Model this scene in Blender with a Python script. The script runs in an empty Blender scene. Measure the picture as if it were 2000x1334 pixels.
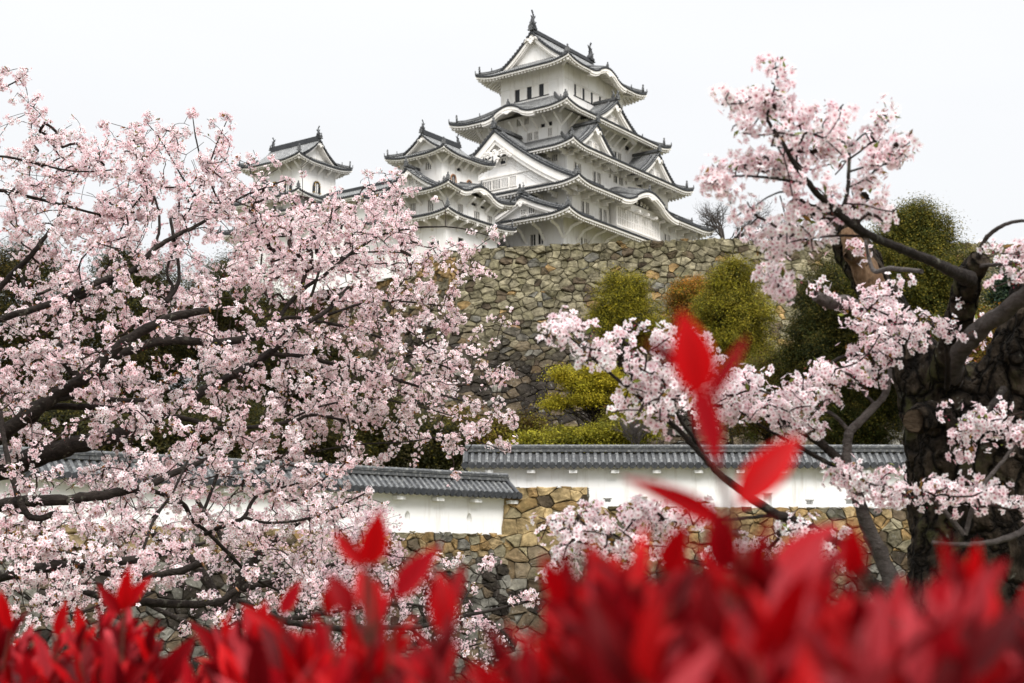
import bpy, math, random
import numpy as np

# ------------------------------------------------------------------ camera, sky, sun, exposure
sc = bpy.context.scene
COL = sc.collection
ZC = 1.6                                  # eye height above the lawn
FPX, PITCH = 2778.0, 0.16734507           # focal length (in 2000 px wide pixels) and upward tilt
cam_d = bpy.data.cameras.new('camera'); cam = bpy.data.objects.new('camera', cam_d); COL.objects.link(cam)
cam.location = (0, 0, ZC); cam.rotation_euler = (math.pi / 2 + PITCH, 0, 0)
cam_d.sensor_width = 36; cam_d.lens = FPX / 2000 * 36
cam_d.clip_start = 0.05; cam_d.clip_end = 5000
cam_d.dof.use_dof = True; cam_d.dof.focus_distance = 13.0; cam_d.dof.aperture_fstop = 5.0
sc.camera = cam

SUN_EL, SUN_AZ = math.radians(44), math.radians(200)
wd = bpy.data.worlds.new('World'); sc.world = wd; wd.use_nodes = True
nt = wd.node_tree; nt.nodes.clear()
def N(nt, typ, **kw):
    n = nt.nodes.new(typ)
    for k, v in kw.items():
        if k in n.inputs: n.inputs[k].default_value = v
        else: setattr(n, k, v)
    return n
out = N(nt, 'ShaderNodeOutputWorld')
sky = N(nt, 'ShaderNodeTexSky', sky_type='NISHITA', sun_disc=False, sun_elevation=SUN_EL, sun_rotation=SUN_AZ)
bg1 = N(nt, 'ShaderNodeBackground'); bg1.inputs['Strength'].default_value = 0.08
nt.links.new(sky.outputs[0], bg1.inputs['Color'])
tc = N(nt, 'ShaderNodeTexCoord'); sep = N(nt, 'ShaderNodeSeparateXYZ'); nt.links.new(tc.outputs['Generated'], sep.inputs[0])
rp = N(nt, 'ShaderNodeValToRGB')          # overcast cloud deck: brighter overhead than near the horizon
e = rp.color_ramp.elements
e[0].position = 0.0; e[0].color = (0.209, 0.211, 0.214, 1)
e[1].position = 1.0; e[1].color = (1.0, 1.0, 1.0, 1)
for p_, c_ in ((0.16, (0.216, 0.218, 0.220, 1)), (0.42, (0.230, 0.232, 0.236, 1)), (0.62, (0.50, 0.505, 0.52, 1))):
    q_ = e.new(p_); q_.color = c_
nt.links.new(sep.outputs['Z'], rp.inputs[0])
mp = N(nt, 'ShaderNodeMapping'); mp.inputs['Scale'].default_value = (1.2, 1.2, 4.5)
nz = N(nt, 'ShaderNodeTexNoise', Scale=1.6, Detail=4.0, Roughness=0.5)
nt.links.new(tc.outputs['Generated'], mp.inputs[0]); nt.links.new(mp.outputs[0], nz.inputs['Vector'])
mr = N(nt, 'ShaderNodeMapRange'); mr.inputs['To Min'].default_value = 2.32; mr.inputs['To Max'].default_value = 2.62
nt.links.new(nz.outputs[0], mr.inputs[0])
bg2 = N(nt, 'ShaderNodeBackground')
nt.links.new(rp.outputs[0], bg2.inputs['Color']); nt.links.new(mr.outputs[0], bg2.inputs['Strength'])
mx = N(nt, 'ShaderNodeMixShader', Fac=0.94)
nt.links.new(bg1.outputs[0], mx.inputs[1]); nt.links.new(bg2.outputs[0], mx.inputs[2]); nt.links.new(mx.outputs[0], out.inputs[0])

sun_d = bpy.data.lights.new('sun', 'SUN'); sun = bpy.data.objects.new('sun', sun_d); COL.objects.link(sun)
sun_d.energy = 1.5; sun_d.angle = math.radians(22); sun_d.color = (1.0, 0.965, 0.92)
# sun azimuth: to the right of and behind the camera
from mathutils import Vector, Matrix
sdir = Vector((math.cos(SUN_EL) * 0.30, -math.cos(SUN_EL) * 0.954, math.sin(SUN_EL)))
sun.rotation_euler = sdir.to_track_quat('Z', 'Y').to_euler()
sky.sun_rotation = math.atan2(sdir.x, sdir.y)
sc.view_settings.view_transform = 'Standard'; sc.view_settings.look = 'None'
sc.view_settings.exposure = 0.85; sc.view_settings.gamma = 1.0
sc.cycles.max_bounces = 6; sc.cycles.diffuse_bounces = 3; sc.cycles.glossy_bounces = 2
sc.cycles.transmission_bounces = 3; sc.cycles.transparent_max_bounces = 4
sc.cycles.use_denoising = True

random.seed(7); RNG = np.random.default_rng(7)

# ------------------------------------------------------------------ pixel -> world
CP, SP = math.cos(PITCH), math.sin(PITCH)
def at(px, py, Y):
    a = (px - 1000) / FPX; b = (667 - py) / FPX
    r = np.array([a, CP - b * SP, SP + b * CP]); P = r * (Y / r[1])
    return np.array([P[0], P[1], P[2] + ZC])
def to_px(P):
    x, y, z = P[..., 0], P[..., 1], P[..., 2] - ZC
    yc = y * CP + z * SP; zc = -y * SP + z * CP
    return 1000 + FPX * x / yc, 667 - FPX * zc / yc

# ------------------------------------------------------------------ mesh accumulator
class MB:
    def __init__(s): s.v = []; s.f = []; s.mi = []; s.sm = []; s.c = []; s.n = 0
    def add(s, v, f, mat=0, smooth=False, col=None):
        v = np.asarray(v, float).reshape(-1, 3)
        if not isinstance(f, list): f = [f]
        for a in f:
            a = np.asarray(a, np.int64)
            if a.size == 0: continue
            if a.ndim == 1: a = a[None]
            s.f.append(a + s.n)
            s.mi.append(np.full(len(a), mat)); s.sm.append(np.full(len(a), smooth))
        s.v.append(v)
        if col is not None:
            col = np.asarray(col, float)
            if col.ndim == 1: col = np.tile(col, (len(v), 1))
            if col.shape[1] == 3: col = np.hstack([col, np.ones((len(col), 1))])
        else: col = np.ones((len(v), 4))
        s.c.append(col); s.n += len(v)
    def mesh(s, name, mats, off=(0, 0, 0), colour=False):
        me = bpy.data.meshes.new(name)
        if s.n == 0: return me
        V = np.concatenate(s.v) - np.array(off, float)
        li = np.concatenate([a.ravel() for a in s.f])
        cnt = np.concatenate([np.full(len(a), a.shape[1]) for a in s.f])
        st = np.concatenate([[0], np.cumsum(cnt)[:-1]])
        me.vertices.add(len(V)); me.vertices.foreach_set('co', V.ravel().astype(np.float32))
        me.loops.add(len(li)); me.loops.foreach_set('vertex_index', li.astype(np.int32))
        me.polygons.add(len(cnt)); me.polygons.foreach_set('loop_start', st.astype(np.int32))
        try: me.polygons.foreach_set('loop_total', cnt.astype(np.int32))
        except Exception: pass
        me.polygons.foreach_set('material_index', np.concatenate(s.mi).astype(np.int32))
        me.polygons.foreach_set('use_smooth', np.concatenate(s.sm))
        if colour:
            at_ = me.color_attributes.new('Col', 'FLOAT_COLOR', 'POINT')
            at_.data.foreach_set('color', np.concatenate(s.c).ravel().astype(np.float32))
        me.update(calc_edges=True); me.validate(clean_customdata=False)
        for m in (mats if isinstance(mats, (list, tuple)) else [mats]): me.materials.append(m)
        return me
    def build(s, name, mats, parent=None, off=(0, 0, 0), colour=False):
        o = bpy.data.objects.new(name, s.mesh(name, mats, off, colour)); COL.objects.link(o)
        if parent is not None: o.parent = parent
        return o

def tag(o, label=None, cat=None, group=None, kind=None):
    if label: o['label'] = label
    if cat: o['category'] = cat
    if group: o['group'] = group
    if kind: o['kind'] = kind
    return o
def empty(name, loc, rz=0.0, label=None, cat=None, group=None, kind='thing'):
    o = bpy.data.objects.new(name, None); COL.objects.link(o); o.location = loc; o.rotation_euler = (0, 0, rz)
    o.empty_display_size = 0.2
    return tag(o, label, cat, group, kind)

BOXF = np.array([[0, 3, 2, 1], [4, 5, 6, 7], [0, 1, 5, 4], [1, 2, 6, 5], [2, 3, 7, 6], [3, 0, 4, 7]])
def box(m, a, b, mat=0):
    (x0, y0, z0), (x1, y1, z1) = a, b
    m.add([[x0, y0, z0], [x1, y0, z0], [x1, y1, z0], [x0, y1, z0], [x0, y0, z1], [x1, y0, z1], [x1, y1, z1], [x0, y1, z1]], BOXF, mat)
def obox(m, o, ax, ay, az, mat=0):
    """box from corner o along three edge vectors"""
    o, ax, ay, az = map(np.asarray, (o, ax, ay, az))
    m.add([o, o + ax, o + ax + ay, o + ay, o + az, o + ax + az, o + ax + ay + az, o + ay + az], BOXF, mat)
def tube(m, pts, rad, n=6, mat=0, smooth=True, cap=True, noise=0.0, col=None):
    pts = np.asarray(pts, float); k = len(pts)
    rad = np.broadcast_to(np.asarray(rad, float), (k,))
    T = np.gradient(pts, axis=0); T /= np.linalg.norm(T, axis=1)[:, None] + 1e-12
    up = np.array([0, 0, 1.0]) if abs(T[:, 2]).mean() < 0.8 else np.array([1.0, 0, 0])
    A = np.cross(T, up); A /= np.linalg.norm(A, axis=1)[:, None] + 1e-12
    B = np.cross(T, A)
    th = np.arange(n) / n * 2 * math.pi
    R = rad[:, None]
    if noise:
        kk = max(2, k // 7 + 2); g0 = RNG.normal(size=(kk, n)); tt = np.linspace(0, kk - 1.001, k); i0 = tt.astype(int); fr = (tt - i0)[:, None]
        R = R * (1 + noise * (g0[i0] * (1 - fr) + g0[i0 + 1] * fr))
    V = pts[:, None] + (A[:, None] * np.cos(th)[None, :, None] + B[:, None] * np.sin(th)[None, :, None]) * (R[..., None] if R.ndim == 2 else R)
    V = V.reshape(-1, 3)
    i, j = np.meshgrid(np.arange(k - 1), np.arange(n), indexing='ij'); j2 = (j + 1) % n
    F = np.stack([i * n + j, i * n + j2, (i + 1) * n + j2, (i + 1) * n + j], -1).reshape(-1, 4)
    m.add(V, F, mat, smooth, col)
    if cap: m.add(np.concatenate([V[:n], V[-n:]]), [np.arange(n)[::-1], np.arange(n, 2 * n)], mat, False, col)
def grid_faces(a, b):
    i, j = np.meshgrid(np.arange(a - 1), np.arange(b - 1), indexing='ij')
    return np.stack([i * b + j, (i + 1) * b + j, (i + 1) * b + j + 1, i * b + j + 1], -1).reshape(-1, 4)
def catmull(P, per=6):
    P = np.asarray(P, float); Q = np.vstack([2 * P[0] - P[1], P, 2 * P[-1] - P[-2]]); o = []
    for i in range(1, len(Q) - 2):
        for t in np.linspace(0, 1, per, endpoint=False):
            a, b, c, d = Q[i - 1], Q[i], Q[i + 1], Q[i + 2]
            o.append(0.5 * (2 * b + (c - a) * t + (2 * a - 5 * b + 4 * c - d) * t * t + (3 * b - a - 3 * c + d) * t ** 3))
    o.append(P[-1]); return np.array(o)

# ------------------------------------------------------------------ materials
def mat(name, col=(0.5, 0.5, 0.5), rough=0.7, spec=0.3):
    m = bpy.data.materials.new(name); m.use_nodes = True; b = m.node_tree.nodes['Principled BSDF']
    b.inputs['Base Color'].default_value = (*col, 1); b.inputs['Roughness'].default_value = rough
    b.inputs['Specular IOR Level'].default_value = spec
    return m, m.node_tree, b
def noise_mix(nt, ca, cb, scale, detail=4, lo=0.35, hi=0.65, vec=None, rough=0.6, stretch=None):
    tcn = N(nt, 'ShaderNodeTexCoord'); v = tcn.outputs['Object']
    if stretch:
        mpn = N(nt, 'ShaderNodeMapping'); mpn.inputs['Scale'].default_value = stretch
        nt.links.new(v, mpn.inputs[0]); v = mpn.outputs[0]
    nn = N(nt, 'ShaderNodeTexNoise', Scale=scale, Detail=detail, Roughness=rough); nt.links.new(v, nn.inputs['Vector'])
    r = N(nt, 'ShaderNodeMapRange'); r.inputs['From Min'].default_value = lo; r.inputs['From Max'].default_value = hi
    nt.links.new(nn.outputs[0], r.inputs[0])
    mxn = N(nt, 'ShaderNodeMix', data_type='RGBA'); nt.links.new(r.outputs[0], mxn.inputs[0])
    for k, c in ((6, ca), (7, cb)):
        if isinstance(c, tuple): mxn.inputs[k].default_value = (*c, 1)
        else: nt.links.new(c, mxn.inputs[k])
    return mxn.outputs[2], nn.outputs[0]
def bump(nt, b, h, strength=0.4, dist=0.05):
    bn = N(nt, 'ShaderNodeBump'); bn.inputs['Strength'].default_value = strength; bn.inputs['Distance'].default_value = dist
    nt.links.new(h, bn.inputs['Height']); nt.links.new(bn.outputs[0], b.inputs['Normal'])

def m_plaster(name, c1, c2, c3):
    m, nt, b = mat(name, c1, 0.85, 0.15)
    o1, _ = noise_mix(nt, c1, c2, 0.45, 5, 0.42, 0.72)
    o2, h = noise_mix(nt, o1, c3, 2.2, 6, 0.54, 0.84, stretch=(1.6, 1.6, 0.20))
    nt.links.new(o2, b.inputs['Base Color']); return m
PLASTER = m_plaster('castle_plaster', (0.89, 0.87, 0.845), (0.84, 0.81, 0.775), (0.56, 0.52, 0.46))
PLASTER2 = m_plaster('wall_plaster', (0.87, 0.865, 0.85), (0.81, 0.80, 0.775), (0.56, 0.52, 0.46))
TRIM = m_plaster('trim_plaster', (0.89, 0.86, 0.82), (0.85, 0.81, 0.755), (0.70, 0.64, 0.55))
def m_tile(name, c1, c2, c3, rough):
    m, nt, b = mat(name, c1, rough, 0.4)
    o1, _ = noise_mix(nt, c1, c2, 1.1, 5, 0.35, 0.65)
    o2, h = noise_mix(nt, o1, c3, 9.0, 3, 0.50, 0.70)
    nt.links.new(o2, b.inputs['Base Color']); bump(nt, b, h, 0.3, 0.02); return m
TILE = m_tile('roof_tile', (0.035, 0.036, 0.038), (0.06, 0.06, 0.06), (0.12, 0.12, 0.115), 0.6)
TILE_RIB = m_tile('roof_tile_round', (0.105, 0.108, 0.110), (0.185, 0.187, 0.185), (0.44, 0.44, 0.425), 0.5)
TILE_END = m_tile('roof_tile_end', (0.013, 0.015, 0.018), (0.026, 0.028, 0.031), (0.05, 0.05, 0.05), 0.55)
WALL_TILE = m_tile('wall_tile', (0.018, 0.019, 0.020), (0.035, 0.036, 0.037), (0.07, 0.07, 0.07), 0.6)
WALL_RIB = m_tile('wall_tile_round', (0.040, 0.042, 0.045), (0.075, 0.078, 0.08), (0.20, 0.20, 0.19), 0.5)
DARK, _, _ = mat('window_dark', (0.012, 0.013, 0.017), 0.5, 0.4)
SHADE, _, _ = mat('window_shadow', (0.03, 0.028, 0.026), 0.9, 0.1)
GOLD, _, _b = mat('gold_fitting', (0.55, 0.36, 0.10), 0.35, 0.5); _b.inputs['Metallic'].default_value = 0.8

def m_stone():
    m, nt, b = mat('stone', (0.3, 0.3, 0.3), 0.92, 0.12)
    ca = N(nt, 'ShaderNodeVertexColor', layer_name='Col')
    tcn = N(nt, 'ShaderNodeTexCoord')
    def ns(s, d, r=0.65):
        q = N(nt, 'ShaderNodeTexNoise', Scale=s, Detail=d, Roughness=r); nt.links.new(tcn.outputs['Object'], q.inputs['Vector']); return q.outputs[0]
    def rng(x, a, b_, c, d):
        q = N(nt, 'ShaderNodeMapRange'); 
        for k, v in zip(('From Min', 'From Max', 'To Min', 'To Max'), (a, b_, c, d)): q.inputs[k].default_value = v
        nt.links.new(x, q.inputs[0]); return q.outputs[0]
    n1 = ns(3.2, 6); n2 = ns(1.1, 5); n3 = ns(4.5, 6, 0.75)
    mul = N(nt, 'ShaderNodeMix', data_type='RGBA', blend_type='MULTIPLY'); mul.inputs[0].default_value = 1
    nt.links.new(ca.outputs['Color'], mul.inputs[6])
    cr = N(nt, 'ShaderNodeCombineColor'); n4 = ns(1.3, 7, 0.7); v0 = rng(n1, 0.30, 0.70, 0.55, 1.40); v1 = rng(n4, 0.34, 0.66, 0.42, 1.45); vm = N(nt, 'ShaderNodeMath', operation='MULTIPLY'); nt.links.new(v0, vm.inputs[0]); nt.links.new(v1, vm.inputs[1]); v = vm.outputs[0]
    for k in range(3): nt.links.new(v, cr.inputs[k])
    nt.links.new(cr.outputs[0], mul.inputs[7])
    inv = N(nt, 'ShaderNodeMath', operation='SUBTRACT'); inv.inputs[0].default_value = 1.0; nt.links.new(ca.outputs['Alpha'], inv.inputs[1])
    mo = N(nt, 'ShaderNodeMath', operation='MULTIPLY'); nt.links.new(rng(n2, 0.50, 0.70, 0, 0.42), mo.inputs[0]); nt.links.new(inv.outputs[0], mo.inputs[1])
    m1 = N(nt, 'ShaderNodeMix', data_type='RGBA'); nt.links.new(mo.outputs[0], m1.inputs[0])
    nt.links.new(mul.outputs[2], m1.inputs[6]); m1.inputs[7].default_value = (0.115, 0.105, 0.042, 1)     # moss and lichen film
    # pale lichen spots, more on darker zones (alpha of Col carries how much)
    th = N(nt, 'ShaderNodeMath', operation='MULTIPLY'); nt.links.new(rng(n3, 0.61, 0.68, 0, 1), th.inputs[0])
    nt.links.new(ca.outputs['Alpha'], th.inputs[1])
    m2 = N(nt, 'ShaderNodeMix', data_type='RGBA'); nt.links.new(th.outputs[0], m2.inputs[0])
    nt.links.new(m1.outputs[2], m2.inputs[6]); m2.inputs[7].default_value = (0.36, 0.35, 0.32, 1)
    nt.links.new(m2.outputs[2], b.inputs['Base Color'])
    bump(nt, b, n1, 0.9, 0.09); return m
STONE = m_stone()
GROUT, _nt, _b = mat('gap_earth', (0.035, 0.030, 0.022), 1.0, 0.05)

def m_bark(name, c1, c2, c3, sc_=6.0, stretch=(1, 1, 2.2)):
    m, nt, b = mat(name, c1, 0.9, 0.15)
    o1, h = noise_mix(nt, c1, c2, sc_, 6, 0.35, 0.7, rough=0.7, stretch=stretch)
    o2, h2 = noise_mix(nt, o1, c3, sc_ * 0.7, 5, 0.60, 0.72)
    nt.links.new(o2, b.inputs['Base Color']); bump(nt, b, h, 1.0, 0.03); return m
BARK = m_bark('cherry_bark', (0.011, 0.008, 0.007), (0.036, 0.028, 0.023), (0.12, 0.115, 0.09), 22.0, (1, 1, 1.6))
def m_oldbark():
    m, nt, b = mat('old_bark', (0.03, 0.025, 0.02), 0.95, 0.08)
    o1, h = noise_mix(nt, (0.014, 0.011, 0.008), (0.070, 0.053, 0.038), 14.0, 7, 0.38, 0.64, rough=0.75, stretch=(1, 1, 0.5))
    o2, h2 = noise_mix(nt, o1, (0.055, 0.055, 0.022), 3.2, 6, 0.55, 0.66, rough=0.7)      # moss
    o3, h3 = noise_mix(nt, o2, (0.17, 0.165, 0.135), 11.0, 5, 0.63, 0.67, rough=0.7)       # lichen flecks
    tcn = N(nt, 'ShaderNodeTexCoord'); mpn = N(nt, 'ShaderNodeMapping'); mpn.inputs['Scale'].default_value = (1, 1, 0.42)
    nd = N(nt, 'ShaderNodeTexNoise', Scale=9.0, Detail=4.0); nt.links.new(tcn.outputs['Object'], nd.inputs['Vector'])
    ad = N(nt, 'ShaderNodeMix', data_type='RGBA'); ad.inputs[0].default_value = 0.12
    nt.links.new(tcn.outputs['Object'], ad.inputs[6]); nt.links.new(nd.outputs['Color'], ad.inputs[7]); nt.links.new(ad.outputs[2], mpn.inputs[0])
    vo = N(nt, 'ShaderNodeTexVoronoi', feature='DISTANCE_TO_EDGE', Scale=13.0); nt.links.new(mpn.outputs[0], vo.inputs['Vector'])
    cr = N(nt, 'ShaderNodeMapRange'); cr.inputs['From Max'].default_value = 0.16; nt.links.new(vo.outputs['Distance'], cr.inputs[0])
    fin = N(nt, 'ShaderNodeMix', data_type='RGBA'); nt.links.new(cr.outputs[0], fin.inputs[0]); fin.inputs[6].default_value = (0.006, 0.005, 0.004, 1); nt.links.new(o3, fin.inputs[7])
    nt.links.new(fin.outputs[2], b.inputs['Base Color'])
    hm = N(nt, 'ShaderNodeMath', operation='MULTIPLY_ADD'); nt.links.new(cr.outputs[0], hm.inputs[0]); hm.inputs[1].default_value = 0.8; nt.links.new(h, hm.inputs[2])
    bump(nt, b, hm.outputs[0], 1.0, 0.06); return m
BARK_OLD = m_oldbark()
BARK_GREY = m_bark('grey_bark', (0.055, 0.046, 0.042), (0.12, 0.104, 0.095), (0.028, 0.023, 0.02), 22.0, (1, 1, 1.8))
TWIG = m_bark('twig_bark', (0.022, 0.013, 0.011), (0.045, 0.031, 0.026), (0.06, 0.046, 0.04), 12.0)
WOOD = m_bark('broken_wood', (0.095, 0.050, 0.026), (0.19, 0.125, 0.075), (0.020, 0.012, 0.008), 22.0, (1, 1, 0.12))
CUT, _, _ = mat('sawn_wood', (0.30, 0.15, 0.075), 0.8, 0.2)

def m_leafy(name, tl=0.35, rough=0.6, spec=0.25, tcol=None):
    m, nt, b = mat(name, (0.5, 0.5, 0.5), rough, spec)
    ca = N(nt, 'ShaderNodeVertexColor', layer_name='Col'); nt.links.new(ca.outputs['Color'], b.inputs['Base Color'])
    tr = N(nt, 'ShaderNodeBsdfTranslucent'); nt.links.new(ca.outputs['Color'], tr.inputs['Color'])
    ms = N(nt, 'ShaderNodeMixShader', Fac=tl); o = nt.nodes['Material Output']
    nt.links.new(b.outputs[0], ms.inputs[1]); nt.links.new(tr.outputs[0], ms.inputs[2]); nt.links.new(ms.outputs[0], o.inputs[0]); return m
PETAL = m_leafy('cherry_petal', 0.42, 0.7, 0.1)
FOLIAGE = m_leafy('foliage', 0.30, 0.65, 0.08)
REDLEAF = m_leafy('red_leaf', 0.34, 0.48, 0.10)

def m_ground():
    m, nt, b = mat('ground', (0.1, 0.1, 0.05), 0.95, 0.1)
    o1, h = noise_mix(nt, (0.10, 0.088, 0.048), (0.15, 0.12, 0.075), 0.35, 6)
    o2, h2 = noise_mix(nt, o1, (0.05, 0.06, 0.02), 5.0, 4)
    nt.links.new(o2, b.inputs['Base Color']); bump(nt, b, h2, 0.6, 0.08); return m
GROUND = m_ground()
# ------------------------------------------------------------------ ground: one sheet, dry moat, terraces, castle hill
def wall_line(x):                          # depth of the white walls' plane over x (left wall runs towards us)
    return np.where(x < -0.6, np.maximum(57.0 + (x + 0.3) * (10 / 13.5), 36.0), 59.7)
def terrain(x, y):
    yw = wall_line(x)
    low = -1.6 - 2.6 * np.clip((y - 15) / 9, 0, 1) - 0.0 * x
    mid = 1.2 + 8.6 * np.clip((y - yw) / 50.0, 0, 1)
    hill = np.where(x > -2.6, 26.0, 30.5)
    ystep = np.where(x > -2.6, 114.5, 146.0 + np.clip(-6 - x, 0, 40) * 1.0)
    z = np.where(y < yw + 0.5, low, mid)
    z = np.where(y > ystep, hill, z)
    return z
def build_ground():
    xs = np.unique(np.concatenate([np.linspace(-60, 60, 161), np.linspace(-900, 900, 31), [-5.6, -5.4, -0.61, -0.59]]))
    ys = np.unique(np.concatenate([np.linspace(-40, 160, 261), np.linspace(-400, 2400, 41)]))
    X, Y = np.meshgrid(xs, ys, indexing='ij')
    Z = terrain(X, Y) + ZC + 0.12 * np.sin(X * 0.7 + 1.3 * np.sin(Y * 0.31)) * np.sin(Y * 0.53 + X * 0.21)
    m = MB(); m.add(np.stack([X, Y, Z], -1), grid_faces(len(xs), len(ys)), 0, True)
    tag(m.build('ground', GROUND), 'lawn, dry moat and grassy terraces below the castle', 'ground', kind='structure')
build_ground()

# ------------------------------------------------------------------ Japanese castle kit
YAW = math.radians(54.0214); CX, CY = 6.33537, 170.0
SIDES = {'S': ((0, -1), (1, 0), (0, 1)), 'N': ((0, 1), (-1, 0), (0, -1)), 'W': ((-1, 0), (0, -1), (1, 0)), 'E': ((1, 0), (0, 1), (-1, 0))}

def roof_side(T, Wm, p0, ex, ed, x0, x1, h, dm, pitch=0.30, rr=0.085, nd=7, dw=None, raft=True, caps=True, k=1.0, ribs=True):
    """one slope of a tiled roof: T tile mesh (0 sheet,1 rib,2 dark end), Wm white eave mesh"""
    p0, ex, ed = (np.array([*v, 0.0])[:3] for v in (p0, ex, ed))
    n = max(2, int(round((x1 - x0) / pitch)) + 1); xs = np.linspace(x0, x1, n)
    dmx = np.maximum(dm(xs), 0.0)
    D = dmx[:, None] * np.linspace(0, 1, nd)[None]; X = np.repeat(xs[:, None], nd, 1)
    def P(X, D, off=0.0):
        return p0 + X[..., None] * ex + D[..., None] * ed + np.array([0, 0, 1.0]) * (h(X, D) + off)[..., None]
    G = P(X, D); T.add(G, grid_faces(n, nd), 0)
    if ribs:
        prof = np.array([(-1, -0.1), (-0.6, 0.85), (0.6, 0.85), (1, -0.1)]) * rr
        keep = dmx > 0.25; Xr, Dr = X[keep], D[keep].copy(); Dr[:, 0] -= 0.03
        nr = len(Xr)
        if nr:
            Gr = P(Xr, Dr)
            V = Gr[:, :, None] + prof[None, None, :, :1] * ex + prof[None, None, :, 1:] * np.array([0, 0, 1.0])
            b = np.arange(nr)[:, None, None] * nd * 4; i = np.arange(nd - 1)[None, :, None] * 4; j = np.arange(3)[None, None]
            F = np.stack([b + i + j, b + i + j + 1, b + i + 4 + j + 1, b + i + 4 + j], -1).reshape(-1, 4)
            T.add(V, F, 1)
            if caps:      # round end tiles
                th = np.arange(8) / 8 * 2 * math.pi
                C0 = Gr[:, 0] - ed * 0.03 + np.array([0, 0, rr * 0.05])
                ring = C0[:, None] + (np.cos(th)[None, :, None] * ex + np.sin(th)[None, :, None] * np.array([0, 0, 1.0])) * rr * 1.48
                back = ring + ed * 0.12
                V = np.concatenate([ring, back], 1); b = np.arange(nr)[:, None] * 16
                q = np.arange(8); q2 = (q + 1) % 8
                T.add(V, [b + q[None], np.stack([b + q, b + q2, b + q2 + 8, b + q + 8], -1).reshape(-1, 4)], 2)
    if Wm is None: return
    def strip(M, d1, z1, d2, z2, mt, m=2):
        t = np.linspace(0, 1, m)
        Dd = np.minimum(d1 + (d2 - d1) * t[None], dmx[:, None] + 0.0 * t[None]); Xs = np.repeat(xs[:, None], m, 1)
        Q = P(Xs, Dd); Q[..., 2] += z1 + (z2 - z1) * t[None]
        M.add(Q, grid_faces(n, m), mt)
    strip(T, 0, 0, 0, -0.14 * k, 2); strip(T, 0, -0.14 * k, 0.1, -0.14 * k, 2)
    strip(Wm, 0.06, -0.14 * k, 0.06, -0.36 * k, 0); strip(Wm, 0.06, -0.36 * k, dw, -0.34 * k, 0, 5)
    if raft:
        rx = np.arange(x0 + 0.25, x1 - 0.2, 0.47 if k > 0.9 else 0.40)
        rd = np.minimum(dm(rx) - 0.05, dw)
        for x_, d_ in zip(rx, rd):
            if d_ < 0.4: continue
            dd = np.array([0.20, d_]); zz = h(np.array([x_, x_]), dd)
            q = [p0 + ex * (x_ + sx) + ed * dd[a] + np.array([0, 0, zz[a] + o_]) for a in (0, 1) for sx, o_ in ((-0.115, -0.64 * k), (0.115, -0.64 * k), (0.115, -0.33 * k), (-0.115, -0.33 * k))]
            Wm.add(q, np.array([[0, 1, 2, 3], [0, 4, 5, 1], [1, 5, 6, 2], [3, 7, 4, 0]]), 0)

def ornament(m, p, dirv, s=1.0):
    """ridge-end tile with a bulb finial"""
    p = np.asarray(p, float); d = np.array([*dirv, 0.0])[:3]; d /= np.linalg.norm(d); e = np.array([-d[1], d[0], 0])
    z = np.array([0, 0, 1.0])
    th = np.linspace(-0.25 * math.pi, 1.25 * math.pi, 11)
    out = [(math.cos(t) * 0.36, 0.36 + 0.36 * math.sin(t)) for t in th] + [(-0.52, -0.02), (-0.40, -0.16), (0.40, -0.16), (0.52, -0.02)]
    out = np.array(out) * s
    f = [p + e * a + z * b + d * 0.10 * s for a, b in out]; g = [p + e * a + z * b - d * 0.16 * s for a, b in out]
    n = len(out); q = np.arange(n); q2 = (q + 1) % n
    m.add(f + g, [q, (q + n)[::-1], np.stack([q, q2, q2 + n, q + n], -1)], 0)
    tube(m, [p + z * 0.68 * s, p + z * 0.86 * s, p + z * 0.95 * s, p + z * 1.08 * s, p + z * 1.2 * s], np.array([0.2, 0.12, 0.17, 0.15, 0.03]) * s, 8, 0)
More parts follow.
